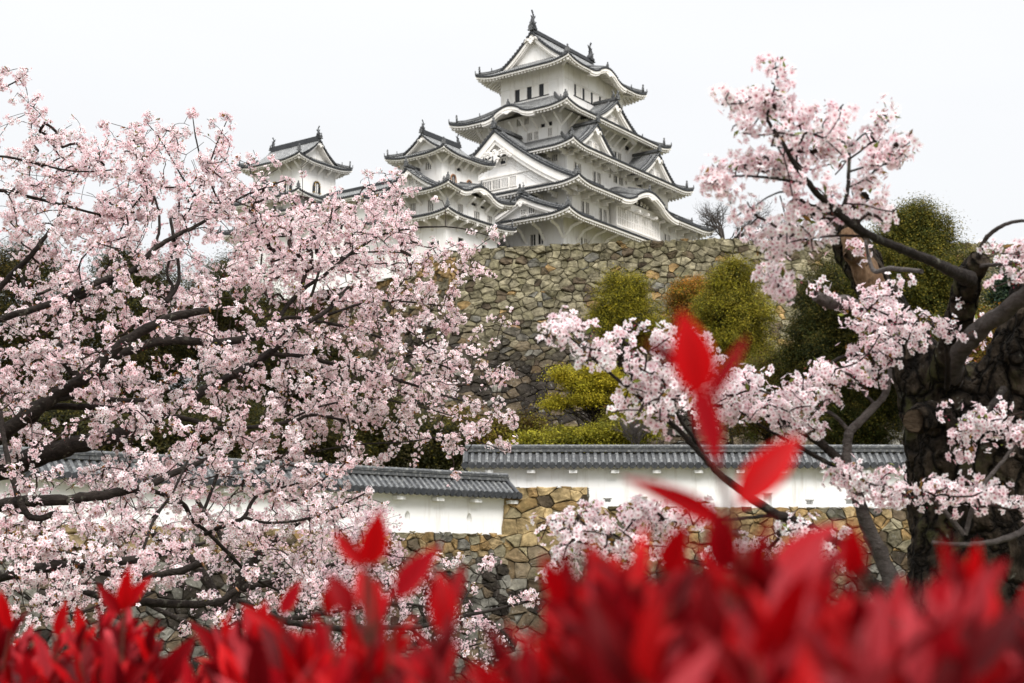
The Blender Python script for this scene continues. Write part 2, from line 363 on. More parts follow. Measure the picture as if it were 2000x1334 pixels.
def fish(m, p, dirv, s=1.0):
    """roof fish: scaly body, head on the ridge, tail curling up, fins"""
    p = np.asarray(p, float); d = np.array([*dirv, 0.0])[:3]; d /= np.linalg.norm(d); e = np.array([-d[1], d[0], 0]); z = np.array([0, 0, 1.0])
    sp = np.array([(-0.32, 0.0), (-0.20, 0.30), (0.02, 0.62), (0.10, 1.0), (0.02, 1.4), (-0.14, 1.72), (-0.06, 2.05), (0.10, 2.3)]) * s
    pts = [p + d * a + z * b for a, b in sp]
    tube(m, catmull(pts, 3), np.interp(np.linspace(0, 1, 22), np.linspace(0, 1, 8), np.array([0.34, 0.40, 0.36, 0.30, 0.23, 0.16, 0.10, 0.03])) * s, 8, 0)
    def fin(poly):
        f = np.array([p + d * a * s + z * b * s + e * 0.05 * s for a, b in poly]); g = f - e * 0.10 * s; n = len(poly); q = np.arange(n); q2 = (q + 1) % n
        m.add(np.concatenate([f, g]), [q, (q + n)[::-1], np.stack([q, q2, q2 + n, q + n], -1)], 0)
    fin([(-0.16, 1.65), (-0.62, 2.0), (-0.46, 1.62), (-0.30, 1.45)]); fin([(-0.02, 1.9), (0.40, 2.5), (0.16, 2.6), (-0.08, 2.3)])
    fin([(0.10, 1.2), (0.48, 1.75), (0.30, 1.72), (0.06, 1.5)]); fin([(0.2, 0.5), (0.62, 0.85), (0.42, 0.9), (0.2, 0.85)]); fin([(-0.2, 0.7), (-0.48, 1.15), (-0.30, 1.12), (-0.12, 1.0)])
    for sg in (-1, 1):
        f = np.array([p + e * sg * 0.25 * s + d * a * s + z * b * s for a, b in ((0, .4), (.1, .8), (-.1, .75))]); f[1:] += e * sg * 0.3 * s
        m.add(np.concatenate([f, f + d * 0.05]), [np.array([0, 1, 2]), np.array([3, 5, 4]), np.array([[0, 3, 4, 1], [1, 4, 5, 2], [2, 5, 3, 0]])], 0)
    box_ = [p + e * a - z * 0.2 * s + d * b for a, b in ((-.45 * s, -.4 * s), (.45 * s, -.4 * s), (.45 * s, .4 * s), (-.45 * s, .4 * s))]
    m.add(box_ + [q + z * 0.3 * s for q in box_], BOXF, 0)

class Castle:
    """a tower standing in the keep's rotated frame; z of all points in metres above the eye"""
    def __init__(s, name, c, zb, label, cat):
        cu, su = math.cos(YAW), math.sin(YAW); s.zb = zb
        s.root = empty(name, (CX + c[0] * cu - c[1] * su, CY + c[0] * su + c[1] * cu, ZC + zb), YAW, label, cat)
        s.off = (0, 0, zb)
    def part(s, m, name, mats, parent=None): return m.build(name, mats, parent or s.root, s.off)

    def roof(s, hx, hy, zt, dep, rise, karas={}, a=0.55, U=0.55, k=1.0, ridge_ext=True, raft=True, top=None, dw=2.6, orn=1.0):
        """hip skirt (or hip-and-gable when top=(ridge half length, ridge height, axis)) with upturned corners"""
        T, Wm, R = MB(), MB(), MB(); ze = zt - U
        def hbase(L):
            def h(X, D):
                t = np.clip(D / dep, 0, 1.2)
                z = ze + rise * (a * t + (1 - a) * t * t)
                up = np.clip((np.abs(X) - (L - 3.2)) / 3.2, 0, 1.5) ** 2 * U * np.clip(1 - D / 3.2, 0, 1)
                return z + up
            return h
        for sd, (o, ex, ed) in SIDES.items():
            L, B = (hx, hy) if sd in 'SN' else (hy, hx)
            p0 = np.array([o[0] * hx, o[1] * hy]); hb = hbase(L)
            h = hb
            if sd in karas:
                xc, w, A = karas[sd]
                def h(X, D, hb=hb, xc=xc, w=w, A=A):
                    u = np.clip((X - xc) / w, -1, 1)
                    sh = np.where(np.abs(u) < 1, 0.5 * (1 + np.cos(math.pi * u)) ** 1.0 - 0.09 * np.sin(math.pi * np.abs(u)) ** 2 * (np.abs(u) > 0.5), 0)
                    zk = ze + A * sh + 0.27 * D; z0 = hb(X, D)
                    return np.where((np.abs(u) < 1), np.maximum(np.where(sh < 0, z0 + A * sh * np.clip(1 - D, 0, 1), z0), zk), z0)
            if top and sd in (('S', 'N') if top[2] == 'x' else ('W', 'E')):
                rl = top[0]; zr = top[1]
                def hm(X, D, h=h, B=B):
                    t = np.clip(D / B, 0, 1.0); zz = ze + (zr - ze) * (0.60 * t + 0.40 * t * t)
                    up = np.clip((np.abs(X) - (L - 3.2)) / 3.2, 0, 1.5) ** 2 * U * np.clip(1 - D / 3.2, 0, 1)
                    if sd in karas:
                        return np.maximum(zz + up, np.where(h(X, D * 0) > ze + 0.02, h(X, D * 0) + 0.22 * D, -1e3))
                    return zz + up
                roof_side(T, Wm, p0, ex, ed, -rl, rl, hm, lambda x: np.full_like(x, B), dw=dw, k=k, nd=12, raft=raft)
                roof_side(T, Wm, p0, ex, ed, -L, -rl, hm, lambda x: L - np.abs(x), dw=dw, k=k, raft=raft)
                roof_side(T, Wm, p0, ex, ed, rl, L, hm, lambda x: L - np.abs(x), dw=dw, k=k, raft=raft)
            elif top:
                rl = top[0]; zr = top[1]; dd = B - rl + 0.75
                def hm(X, D, hx_=(hy if top[2] == 'x' else hx)):
                    t = np.clip(D / L, 0, 1.0); zz = ze + (zr - ze) * (0.60 * t + 0.40 * t * t)
                    return zz + np.clip((np.abs(X) - (L - 3.2)) / 3.2, 0, 1.5) ** 2 * U * np.clip(1 - D / 3.2, 0, 1)
                roof_side(T, Wm, p0, ex, ed, -L, L, hm, lambda x: np.minimum(dd, L - np.abs(x)), dw=dw, k=k, raft=raft)
                h = hm
            else:
                roof_side(T, Wm, p0, ex, ed, -L, L, h, lambda x: np.minimum(dep, L - np.abs(x)), dw=dw, k=k, raft=raft)
            if sd in karas:      # thick moulded white board under the swelling eave
                xc, w, A = karas[sd]; xs = np.linspace(xc - w * 1.05, xc + w * 1.05, 41); z = h(xs, xs * 0)
                ex3 = np.array([*ex, 0.0]); ed3 = np.array([*ed, 0.0]); p3 = np.array([*p0, 0.0])
                for d0, t0, t1 in ((0.03, 0.17, 0.46), (0.13, 0.46, 0.70)):
                    a0 = [p3 + ex3 * x_ + ed3 * d0 + np.array([0, 0, z_ - t0 * k]) for x_, z_ in zip(xs, z)]
                    a1 = [q - np.array([0, 0, (t1 - t0) * k]) for q in a0]; a2 = [q + ed3 * 0.5 for q in a1]; a3 = [q + ed3 * 0.5 for q in a0]
                    Wm.add(np.stack([a0, a1, a2, a3], 1), grid_faces(41, 4), 0)
                pm = MB(); cpt = p3 + ex3 * xc + np.array([0, 0, h(np.array([xc]), np.array([0.]))[0] - 0.72 * k]) - ed3 * 0.0
                pendant(pm, cpt, ex3, -ed3, 0.62 * k, wide=True); s.pend = getattr(s, 'pend', []) + [pm]
                ornament(R, p3 + ex3 * xc + ed3 * 0.2 + np.array([0, 0, h(np.array([xc]), np.array([0.]))[0] + 0.15]), -ed3[:2], 0.62 * orn)
                zc0 = h(np.array([xc]), np.array([0.]))[0]
                tube(R, [p3 + ex3 * xc + ed3 * q_ + np.array([0, 0, zc0 + 0.12 + 0.27 * q_]) for q_ in (0.2, 1.5, 3.2)], 0.17, 6, 0)
        ro = s.part(T, 'roof', [TILE, TILE_RIB, TILE_END])
        # hip ridges
        for sx in (-1, 1):
            for sy in (-1, 1):
                dmax = dep if not top else min(hx, hy) - 0.0
                if top: dmax = (hx if top[2] == 'x' else hy) - top[0] + 0.6
                L = hx; pts = []
                hh = (hm if top else hbase(hx))
                for d in np.linspace(-0.02, dmax, 9):
                    z = hh(np.array([hx - d if not top or top[2] == 'x' else hx - d]), np.array([d]))[0] if not top else None
                    if top:
                        B = hy if top[2] == 'x' else hx; t = max(d, 0) / B
                        z = ze + (top[1] - ze) * (0.6 * t + 0.4 * t * t) + max((-d + 3.2) / 3.2, 0) ** 2 * U * np.clip(1 - d / 3.2, 0, 1)
                    pts.append((sx * (hx - d), sy * (hy - d), z + 0.16))
                pts = np.array(pts)
                tube(R, pts, 0.17 * k, 6, 0); tube(R, pts[1:] + [0, 0, 0.2 * k], 0.12 * k, 6, 0)
                ornament(R, pts[1] + [0, 0, 0.22 * k], (sx, sy), 0.72 * orn)
                ornament(R, pts[0] + [0, 0, 0.05], (sx, sy), 0.36 * orn)
                ornament(R, pts[4] + [0, 0, 0.22 * k], (sx, sy), 0.40 * orn)
                # corner beam under the hip
                if Wm.n: 
                    q0 = np.array(pts[0]) - [sx * 0.25, sy * 0.25, 0.62 * k + 0.16]; q1 = np.array([sx * (hx - dw), sy * (hy - dw), q0[2] + 0.25])
                    tube(Wm, [q0, q1], 0.20 * k, 4, 0, smooth=False)
        s.part(R, 'ridge_tiles', [RIDGE], ro); s.part(Wm, 'eave', [TRIM], ro)
        for pm in getattr(s, 'pend', []): s.part(pm, 'pendant', [TRIM], ro)
        s.pend = []
        return ro

    def gable(s, sd, o, w, z0, zA, back, k=1.0, windows=(), wall_drop=0.0, rich=False, scale=None, orn=1.0, fishy=False, lattice=None, plain=False, roofs=True):
        """triangular gable: o = (lateral centre, outward distance) on side sd"""
        on, ex, ed = SIDES[sd]; ex3 = np.array([*ex, 0.0]); en = np.array([*on, 0.0]); z3 = np.array([0, 0, 1.0])
        c = ex3 * o[0] + en * o[1]
        def zc(sv):
            t = np.clip(1 - np.abs(sv) / w, 0, 1); return z0 + (zA - z0) * (0.66 * t + 0.34 * t * t)
        T, Wm, R, G = MB(), MB(), MB(), MB()
        for sg in (-1, 1):
            p0 = c + ex3 * sg * w; e2 = -en
            if roofs:
                roof_side(T, None, p0[:2], e2[:2], (-ex3 * sg)[:2], 0.0, back, lambda X, D: zc(w - D), lambda x: np.full_like(x, w), nd=10)
            # verge: dark tile edge with round ends
            sv = np.linspace(w, 0.0, 17) * sg; zz = zc(sv)
            a0 = c + ex3 * sv[:, None] + z3 * (zz + 0.10)[:, None] + en * 0.05; a1 = a0 - z3 * 0.34 * k; a2 = a1 - en * 0.9; a3 = a0 - en * 0.9
            T.add(np.stack([a0, a1, a2, a3], 1), grid_faces(17, 4), 2)
            nc = max(4, int(w / 0.34)); sv2 = np.linspace(w - 0.1, 0.2, nc) * sg; z2 = zc(sv2)
            th = np.arange(8) / 8 * 2 * math.pi; rad = 0.15 * k
            C0 = c + ex3 * sv2[:, None] + z3 * (z2 + 0.02)[:, None] + en * 0.07
            ring = C0[:, None] + (np.cos(th)[None, :, None] * ex3 + np.sin(th)[None, :, None] * z3) * rad; bk = ring - en * 0.2
            q = np.arange(8); q2 = (q + 1) % 8; b = np.arange(nc)[:, None] * 16
            T.add(np.concatenate([ring, bk], 1), [b + q[None], np.stack([b + q, b + q2, b + q2 + 8, b + q + 8], -1).reshape(-1, 4)], 2)
            # bargeboards
            bw = (0.46 if not rich else 0.72) * k
            for d0, t0, t1, th_ in ((0.10, 0.26, 0.26 + bw, 0.10), (0.24, 0.26 + bw, 0.26 + bw * 1.5, 0.12)):
                b0 = c + ex3 * sv[:, None] + z3 * (zz - t0 * k)[:, None] - en * d0; b1 = b0 - z3 * ((t1 - t0) * k); b2 = b1 - en * 0.6; b3 = b0 - en * 0.6
                Wm.add(np.stack([b0, b1, b2, b3], 1), grid_faces(17, 4), 0)
            if roofs:
                sv3 = np.linspace(w * 0.93, 0.5, 12) * sg
                tube(R, c + ex3 * sv3[:, None] + z3 * (zc(sv3) + 0.16)[:, None] - en * 0.85, 0.15 * k, 6, 0)
                tube(R, c + ex3 * sv3[:, None] + z3 * (zc(sv3) + 0.30)[:, None] - en * 0.85, 0.10 * k, 6, 0)
                ornament(R, c + ex3 * sv3[0] + z3 * (zc(sv3[0]) + 0.2) - en * 0.85, ex3[:2] * sg, 0.45 * orn)
        # recessed gable wall
        sv = np.linspace(-w, w, 33); zz = np.maximum(zc(sv) - 0.5 * k, z0 - wall_drop - 0.05); base = np.full_like(sv, z0 - wall_drop - 0.6)
        wo = 0.75 if not rich else 0.85
        top = c + ex3 * sv[:, None] + z3 * zz[:, None] - en * wo; bot = c + ex3 * sv[:, None] + z3 * base[:, None] - en * wo
        G.add(np.stack([top, bot], 1), grid_faces(33, 2), 0)
        if rich:   # stepped panel lines inside the big gable
            for t0 in (1.75, 2.15, 2.5):
                z2 = zc(sv) - t0 * k; ok = np.abs(sv) < w * 0.62
                tube(G, (c + ex3 * sv[:, None] + z3 * z2[:, None] - en * (wo - 0.02))[ok], 0.055, 4, 0, smooth=False)
        # ridge with end ornament
        zr = zA + 0.12
        for hw, q0, q1 in ((0.22, 0.0, 0.16), (0.16, 0.16, 0.30), (0.11, 0.30, 0.37)):
            obox(R, c + en * 0.02 - ex3 * hw * k + z3 * (zr + q0 * k), -en * back, ex3 * 2 * hw * k, z3 * (q1 - q0) * k)
        ornament(R, c + z3 * (zr + 0.15 * k) + en * 0.12, on, 0.85 * orn)
        if fishy: fish(R, c + z3 * (zr + 0.4 * k) - en * 0.55, on, 0.55 * fishy)
        g = s.part(T, 'gable', [TILE, TILE_RIB, TILE_END])
        s.part(R, 'ridge_tiles', [RIDGE], g); s.part(Wm, 'bargeboard', [TRIM], g); s.part(G, 'gable_wall', [PLASTER], g)
        pm = MB(); ps = scale or 0.55 * k
        pendant(pm, c + z3 * (zA - (2.5 if rich else 0.95) * k) + en * (0.0 if not rich else -0.12), ex3, en, ps, rich=rich); s.part(pm, 'pendant', [TRIM], g)
        for (xa, xb, za, zb_) in windows:
            s.window(g, c - en * (wo - 0.0), ex3, en, (xa, xb, za, zb_), proud=True)
        return g

    def wall(s, hx, hy, z0, z1, holes={}, brackets=None, zeave=None, thick=0.35, lines=()):
        m = MB(); wins = []
        for sd, (o, ex, ed) in SIDES.items():
            L = hx if sd in 'SN' else hy; ex3 = np.array([*ex, 0.0]); en = np.array([*o, 0.0]); p0 = np.array([o[0] * hx, o[1] * hy, 0.0])
            H = [q for q in holes.get(sd, [])]
            xs = sorted({-L, L, *[v for q in H for v in q[:2]]}); zs = sorted({z0, z1, *[v for q in H for v in q[2:4]]})
            for i in range(len(xs) - 1):
                for j in range(len(zs) - 1):
                    xm, zm = (xs[i] + xs[i + 1]) / 2, (zs[j] + zs[j + 1]) / 2
                    if any(q[0] < xm < q[1] and q[2] < zm < q[3] for q in H): continue
                    V = [p0 + ex3 * a + np.array([0, 0, b]) for a, b in ((xs[i], zs[j]), (xs[i + 1], zs[j]), (xs[i + 1], zs[j + 1]), (xs[i], zs[j + 1]))]
                    m.add(V, np.array([0, 1, 2, 3]), 0)
            for q in H: wins.append((p0, ex3, en, q))
            for (kind, v0, v1, v2) in lines:     # shallow timber frame lines
                if kind == 'h': obox(m, p0 + ex3 * (-L - 0.02) + np.array([0, 0, v0]), ex3 * (2 * L + 0.04), en * 0.07, np.array([0, 0, v1]), 0)
                else:
                    for a in np.arange(-L + 0.02, L, v0):
                        obox(m, p0 + ex3 * a + np.array([0, 0, v1]), ex3 * 0.13, en * 0.05, np.array([0, 0, v2 - v1]), 0)
        wl = s.part(m, 'storey_wall', [PLASTER])
        for p0, ex3, en, q in wins: s.window(wl, p0, ex3, en, q[:4], *q[4:])
        if brackets:
            step, reach, drop, kind = brackets; proto = {}
            for sd in ('S', 'W', 'E', 'N'):
                o, ex, ed = SIDES[sd]; L = hx if sd in 'SN' else hy; ex3 = np.array([*ex, 0.0]); en = np.array([*o, 0.0]); p0 = np.array([o[0] * hx, o[1] * hy, 0.0])
                if sd in 'EN': continue
                n = int(2 * L / step)
                for xx in np.linspace(-L + 0.15, L - 0.15, n + 1):
                    b = MB(); z = np.array([0, 0, 1.0]); base = p0 + ex3 * xx
                    if kind == 'strut':
                        tube(b, [base + z * (zeave - drop) - en * 0.05, base + en * reach + z * (zeave - 0.12)], [0.17, 0.14], 4, 0, smooth=False)
                    elif kind == 'arm':
                        obox(b, base - ex3 * 0.14 + z * (zeave - 0.62), ex3 * 0.28, en * reach, z * 0.30)
                        obox(b, base - ex3 * 0.12 + z * (zeave - 0.95), ex3 * 0.24, en * reach * 0.5, z * 0.33)
                    else:
                        q0 = base + z * (zeave - drop); q1 = base + en * reach * 0.42 + z * (zeave - drop * 0.42); q2 = base + en * reach + z * (zeave - drop * 0.22)
                        tube(b, [q0 - en * 0.05, q1], 0.20, 4, 0, smooth=False); tube(b, [q1 - en * 0.05, q2], 0.20, 4, 0, smooth=False)
                        obox(b, q2 - ex3 * 0.17 - en * 0.3, ex3 * 0.34, en * 0.35, z * (drop * 0.22))
                    s.part(b, 'bracket', [TRIM], wl)
        return wl

    def window(s, parent, p0, ex3, en, q, kind='lattice', nb=None, proud=False):
        xa, xb, za, zb_ = q; z3 = np.array([0, 0, 1.0]); m = MB()
        dp = 0.0 if proud else 0.20; f = 0.07
        if kind == 'slide': dp = 0.09
        def P(x, z, d): return p0 + ex3 * x + z3 * z - en * d
        if proud:  # shallow box on the face with a dark back
            m.add([P(xa, za, -0.03), P(xb, za, -0.03), P(xb, zb_, -0.03), P(xa, zb_, -0.03)], np.array([0, 1, 2, 3]), 1)
            front = -0.16
        else:
            m.add([P(xa - .02, za - .02, dp), P(xb + .02, za - .02, dp), P(xb + .02, zb_ + .02, dp), P(xa - .02, zb_ + .02, dp)], np.array([0, 1, 2, 3]), 1)
            for (a, b, c, d) in ((xa, za, xb, za), (xb, za, xb, zb_), (xb, zb_, xa, zb_), (xa, zb_, xa, za)):
                m.add([P(a, b, 0), P(c, d, 0), P(c, d, dp), P(a, b, dp)], np.array([0, 1, 2, 3]), 0)
            front = 0.0
        fr = -0.05 if not proud else -0.18
        for (a, b, c, d) in ((xa - f, xb + f, zb_, zb_ + f), (xa - f, xb + f, za - f, za), (xa - f, xa, za, zb_), (xb, xb + f, za, zb_)):
            obox(m, P(a, c, 0.0), ex3 * (b - a), en * (-fr), z3 * (d - c), 0)
        w = xb - xa; cw = w * 1.0
        if kind == 'lattice':
            n = nb or max(2, int(round(w / 0.27)) - 1)
            for i in range(n):
                x = xa + w * (i + 0.5 + 0.0) / n if n > 1 else (xa + xb) / 2
                x = xa + w * (i + 1) / (n + 1)
                obox(m, P(x - 0.042, za, front + 0.07), ex3 * 0.084, en * 0.06, z3 * (zb_ - za), 0)
        elif kind == 'pair':      # two lattice lights with a white pier between
            pw = w * 0.22
            obox(m, P((xa + xb) / 2 - pw / 2, za, 0.06), ex3 * pw, en * 0.06, z3 * (zb_ - za), 0)
            for c0 in (xa + (w - pw) / 4, xb - (w - pw) / 4):
                for dx in (0.0,): obox(m, P(c0 + dx - 0.045, za, 0.10), ex3 * 0.09, en * 0.06, z3 * (zb_ - za), 0)
        elif kind == 'slide':     # white shutters leaving dark slots
            per, slot, pil = nb
            x = xa + slot
            while x < xb - 0.02:
                x2 = min(x + per - slot, xb); sh = min(x2, x + (per - slot) - pil)
                obox(m, P(x, za, 0.085), ex3 * (sh - x), en * 0.045, z3 * (zb_ - za), 0)
                if x2 - sh > 0.05: obox(m, P(sh, za, 0.085), ex3 * (x2 - sh), en * 0.10, z3 * (zb_ - za), 0)
                x += per
            obox(m, P(xa - 0.1, za - 0.10, 0.0), ex3 * (w + 0.2), en * 0.07, z3 * 0.10, 1)
        elif kind == 'bell':
            pass
        s.part(m, 'window', [TRIM, DARK], parent)

def pendant(m, c, ex3, en, s=1.0, rich=False, wide=False):
    """carved white gable pendant: flat lobed board with scrolls"""
    z3 = np.array([0, 0, 1.0])
    half = [(0.0, 0.55), (0.28, 0.42), (0.24, 0.16), (0.55, 0.10), (0.78, -0.12), (0.66, -0.36), (0.40, -0.30), (0.46, -0.62), (0.20, -0.80), (0.0, -1.02)]
    if wide: half = [(0.0, 0.16), (0.7, 0.10), (1.35, -0.06), (1.6, -0.16), (1.2, -0.20), (0.85, -0.34), (0.55, -0.28), (0.42, -0.52), (0.2, -0.48), (0.0, -0.68)]
    o = half + [(-a, b) for a, b in half[::-1][1:-1]]
    f = np.array([c + ex3 * a * s + z3 * b * s + en * 0.10 for a, b in o]); g = f - en * 0.12; n = len(o); q = np.arange(n); q2 = (q + 1) % n
    ctr = c + z3 * (-0.2 * s) + en * 0.10
    m.add(np.concatenate([f, g, [ctr]]), [np.stack([q, q2, np.full(n, 2 * n)], -1), np.stack([q, q2, q2 + n, q + n], -1)], 0)
    th = np.linspace(0, 2 * math.pi, 9)
    if not wide:
        tube(m, [c + z3 * 0.14 * s + en * 0.14 + (ex3 * math.cos(t) + z3 * math.sin(t)) * 0.15 * s for t in th], 0.045 * s, 5, 0)
    def curl(cx_, cz_, r, sg, turns=1.5):
        t = np.linspace(0, turns * 2 * math.pi, 20); rr = r * (1 - 0.75 * t / t[-1])
        tube(m, [c + ex3 * (cx_ + sg * rr_ * math.cos(t_)) * s + z3 * (cz_ + rr_ * math.sin(t_)) * s + en * 0.10 for t_, rr_ in zip(t, rr)], 0.065 * s, 5, 0)
    if rich:
        for sg in (-1, 1):
            for (a, b, r) in ((0.85, 0.05, 0.24), (1.25, 0.10, 0.26), (1.62, -0.20, 0.24), (2.0, -0.48, 0.22), (2.35, -0.75, 0.20), (0.55, -0.85, 0.22), (0.35, -1.2, 0.2), (1.0, -0.45, 0.16)):
                curl(sg * a, b, r, sg)
            f = np.array([c + ex3 * sg * a * s + z3 * b * s + en * 0.06 for a, b in ((0.3, 0.2), (1.0, 0.35), (1.5, 0.12), (2.6, -0.72), (2.5, -0.95), (1.7, -0.45), (1.0, -0.25), (0.4, -0.35))])
            m.add(np.concatenate([f, f - en * 0.08]), [np.arange(8), np.stack([np.arange(8), (np.arange(8) + 1) % 8, (np.arange(8) + 1) % 8 + 8, np.arange(8) + 8], -1)], 0)
    elif not wide:
        for sg in (-1, 1):
            curl(sg * 0.95, 0.02, 0.20, sg); curl(sg * 1.25, -0.22, 0.15, sg)
            f = np.array([c + ex3 * sg * a * s + z3 * b * s + en * 0.06 for a, b in ((0.2, 0.2), (0.8, 0.22), (1.6, -0.42), (1.4, -0.5), (0.8, -0.1))])
            m.add(np.concatenate([f, f - en * 0.08]), [np.arange(5), np.stack([np.arange(5), (np.arange(5) + 1) % 5, (np.arange(5) + 1) % 5 + 5, np.arange(5) + 5], -1)], 0)

RIDGE = m_tile('ridge_tile', (0.030, 0.032, 0.035), (0.075, 0.077, 0.08), (0.26, 0.26, 0.25), 0.55)
# ------------------------------------------------------------------ the main keep
K = Castle('castle_keep', (0, 0), 36.0, 'tall white five-tiered castle keep with dark tiled roofs above the stone wall', 'castle')
r5 = K.roof(8.98, 6.85, 61.23, 2.3, 1.5, {'S': (0, 3.9, 1.25), 'N': (0, 3.9, 1.25)}, top=(6.75, 66.05, 'x'), dw=2.4)
m = MB()
for hw, q0, q1 in ((0.28, 0, 0.26), (0.20, 0.26, 0.48), (0.13, 0.48, 0.58)):
    box(m, (-6.7, -hw, 66.0 + q0), (6.7, hw, 66.0 + q1))
K.part(m, 'main_ridge', [TILE_END], r5)
for sx in (-1, 1):
    m = MB(); fish(m, (sx * 6.45, 0, 66.55), (sx, 0), 0.92); K.part(m, 'roof_fish', [TILE_END])
for sd in ('W', 'E'):
    K.gable(sd, (0, 6.85), 4.95, 61.9, 66.05, 0.9, windows=[(-0.55, 0.25, 62.3, 63.35), (0.75, 1.5, 62.4, 63.3)] if 0 else [], roofs=False, scale=0.66)
K.wall(6.73, 4.64, 54.6, 61.6, {'S': [(-4.5, 4.6, 57.68, 59.15, 'slide', (1.86, 0.56, 0.36))], 'W': [(-2.5, 2.45, 57.62, 59.12, 'slide', (1.78, 0.68, 0.36))]},
       lines=(('h', 59.32, 0.10, 0), ('v', 1.79, 59.42, 61.2)))
K.roof(11.93, 8.59, 54.62, 5.3, 3.3, {'W': (0.1, 3.6, 1.15), 'E': (0, 3.6, 1.15)}, dw=3.1)
K.gable('S', (0, 7.95), 4.9, 54.35, 57.55, 3.8, fishy=0.8, windows=[(-1.15, -0.45, 55.0, 55.65), (0.2, 0.9, 55.0, 55.65)])
K.gable('N', (0, 7.95), 4.9, 54.35, 57.55, 3.8)
K.wall(8.97, 5.8, 49.3, 54.7, {'W': [(-1.12, -0.55, 53.75, 54.35) if 0 else (-0.60, 0.02, 53.55, 54.45), (-1.15 + 2.0, 1.45 + 0.0, 53.55, 54.45) if 0 else (0.55, 1.12, 53.55, 54.45),
       (2.85, 3.49, 52.72, 53.2, 'slot'), (3.9, 4.52, 52.72, 53.25, 'slot'), (0.95, 1.6, 51.45, 52.4), (1.97, 2.5, 51.45, 52.4), (3.95, 4.46, 51.5, 52.45)],
       'S': [(2.5, 4.2, 51.2, 52.3, 'pair'), (-3.4, -2.0, 53.1, 53.75, 'slot'), (5.2, 6.4, 53.1, 53.75, 'slot')]}, (1.55, 1.45, 1.30, 'strut'), 53.95)
K.roof(13.78, 10.66, 49.08, 5.0, 2.9, {}, dw=2.6)
K.gable('S', (-7.05, 9.55), 4.7, 48.85, 52.5, 3.8, windows=[(-1.15, -0.35, 49.5, 50.3), (0.35, 1.1, 49.5, 50.3)])
K.gable('S', (7.1, 9.55), 4.7, 48.85, 52.5, 3.8, windows=[(-1.15, -0.35, 49.5, 50.3), (0.35, 1.1, 49.5, 50.3)])
K.wall(11.46, 8.23, 44.2, 49.3, {'W': [(6.15, 6.9, 47.4, 48.2)],
       'S': [(-10.1, -8.6, 46.0, 47.4, 'pair'), (-6.1, -4.4, 45.9, 47.3, 'pair'), (-2.55, -2.2, 47.3, 47.75, 'slot'), (-1.5, 0.6, 46.95, 47.9, 'pair'), (1.1, 1.45, 47.3, 47.75, 'slot'), (3.6, 5.2, 47.7, 48.35, 'slot'), (-7.4, -6.4, 48.05, 48.45, 'slot')]}, (1.85, 1.6, 1.2, 'arm'), 48.75)
K.roof(15.6, 12.53, 43.98, 5.2, 2.5, {'S': (0.0, 6.2, 1.95), 'N': (0, 6.2, 1.95)}, dw=2.8)
K.gable('W', (0, 14.3), 11.3, 44.25, 51.7, 5.6, k=1.15, rich=True, scale=0.95, orn=1.15, windows=[])
K.gable('E', (0, 14.3), 11.3, 44.25, 51.7, 5.6, k=1.15, rich=True, scale=0.95, orn=1.15)
# lattice windows in the big gable's wall
gw = [o for o in K.root.children if o.name.startswith('gable')][-2]
for (a, b) in ((-5.2, -4.2), (-3.7, -2.55), (-2.15, -0.95), (-0.95 + 1.0, 1.1) if 0 else (-0.75, 0.35), (0.55, 1.45), (1.8, 2.6)):
    K.window(gw, np.array([-13.45, 0, 0.0]), np.array([0, -1.0, 0]), np.array([-1.0, 0, 0]), (a, b, 44.75, 45.85), 'lattice', 4, True)
K.window(gw, np.array([-13.45, 0, 0.0]), np.array([0, -1.0, 0]), np.array([-1.0, 0, 0]), (0.35, 1.15, 47.55, 48.3), 'slot', None, True)
mb = MB(); obox(mb, (-13.6, 7.0, 46.15), (0, -14.0, 0), (0.12, 0, 0), (0, 0, 0.16)); obox(mb, (-13.55, 7.0, 44.35), (0, -14.0, 0), (0.1, 0, 0), (0, 0, 0.16)); K.part(mb, 'beam', [TRIM], gw)
w2 = K.wall(12.95, 9.86, 39.5, 44.2, {'S': [(-11.15, -9.5, 40.9, 42.35, 'pair'), (-7.4, -5.75, 40.75, 42.3, 'pair'), (-5.4, -5.0, 40.9, 43.1, 'lattice', 1), (7.4, 8.9, 41.0, 42.2, 'pair'), (10.4, 11.6, 41.0, 42.2, 'pair')]}, (1.9, 1.7, 1.3, 'arm'), 43.45)
# projecting lattice bay under the swelling eave
m = MB(); 
box(m, (-5.0, -10.72, 39.6), (5.0, -9.8, 40.75)); box(m, (-5.0, -10.72, 43.0), (5.0, -9.8, 43.9))
box(m, (-5.0, -10.72, 40.75), (-4.75, -9.8, 43.0)); box(m, (4.75, -10.72, 40.75), (5.0, -9.8, 43.0))
box(m, (-4.75, -10.40, 40.75), (4.75, -10.33, 43.0), 0)
for i in range(25):
    x = -4.55 + i * 0.38; box(m, (x - 0.08, -10.66, 40.75), (x + 0.08, -10.44, 43.0))
box(m, (-4.75, -10.62, 41.65), (4.75, -10.5, 41.75)); box(m, (-5.1, -10.8, 40.6), (5.1, -10.725, 40.78)); box(m, (-5.1, -10.8, 42.95), (5.1, -10.725, 43.12))
K.part(m, 'lattice_bay', [TRIM, SHADE], w2)
mk = MB()
for sg in (-1, 1):
    for (a, b, r) in ((0.5, 44.0, 0.28), (1.2, 43.95, 0.26), (1.9, 43.85, 0.22)):
        t = np.linspace(0, 3 * math.pi, 22); rr = r * (1 - 0.7 * t / t[-1])
        tube(mk, np.stack([sg * (a + rr * np.cos(t)), np.full_like(t, -10.8), b + 0.25 + rr * np.sin(t)], -1), 0.07, 5, 0)
K.part(mk, 'carved_panel', [TRIM], w2)
K.roof(18.0, 12.85, 39.85, 5.2, 2.3, {}, dw=2.9)
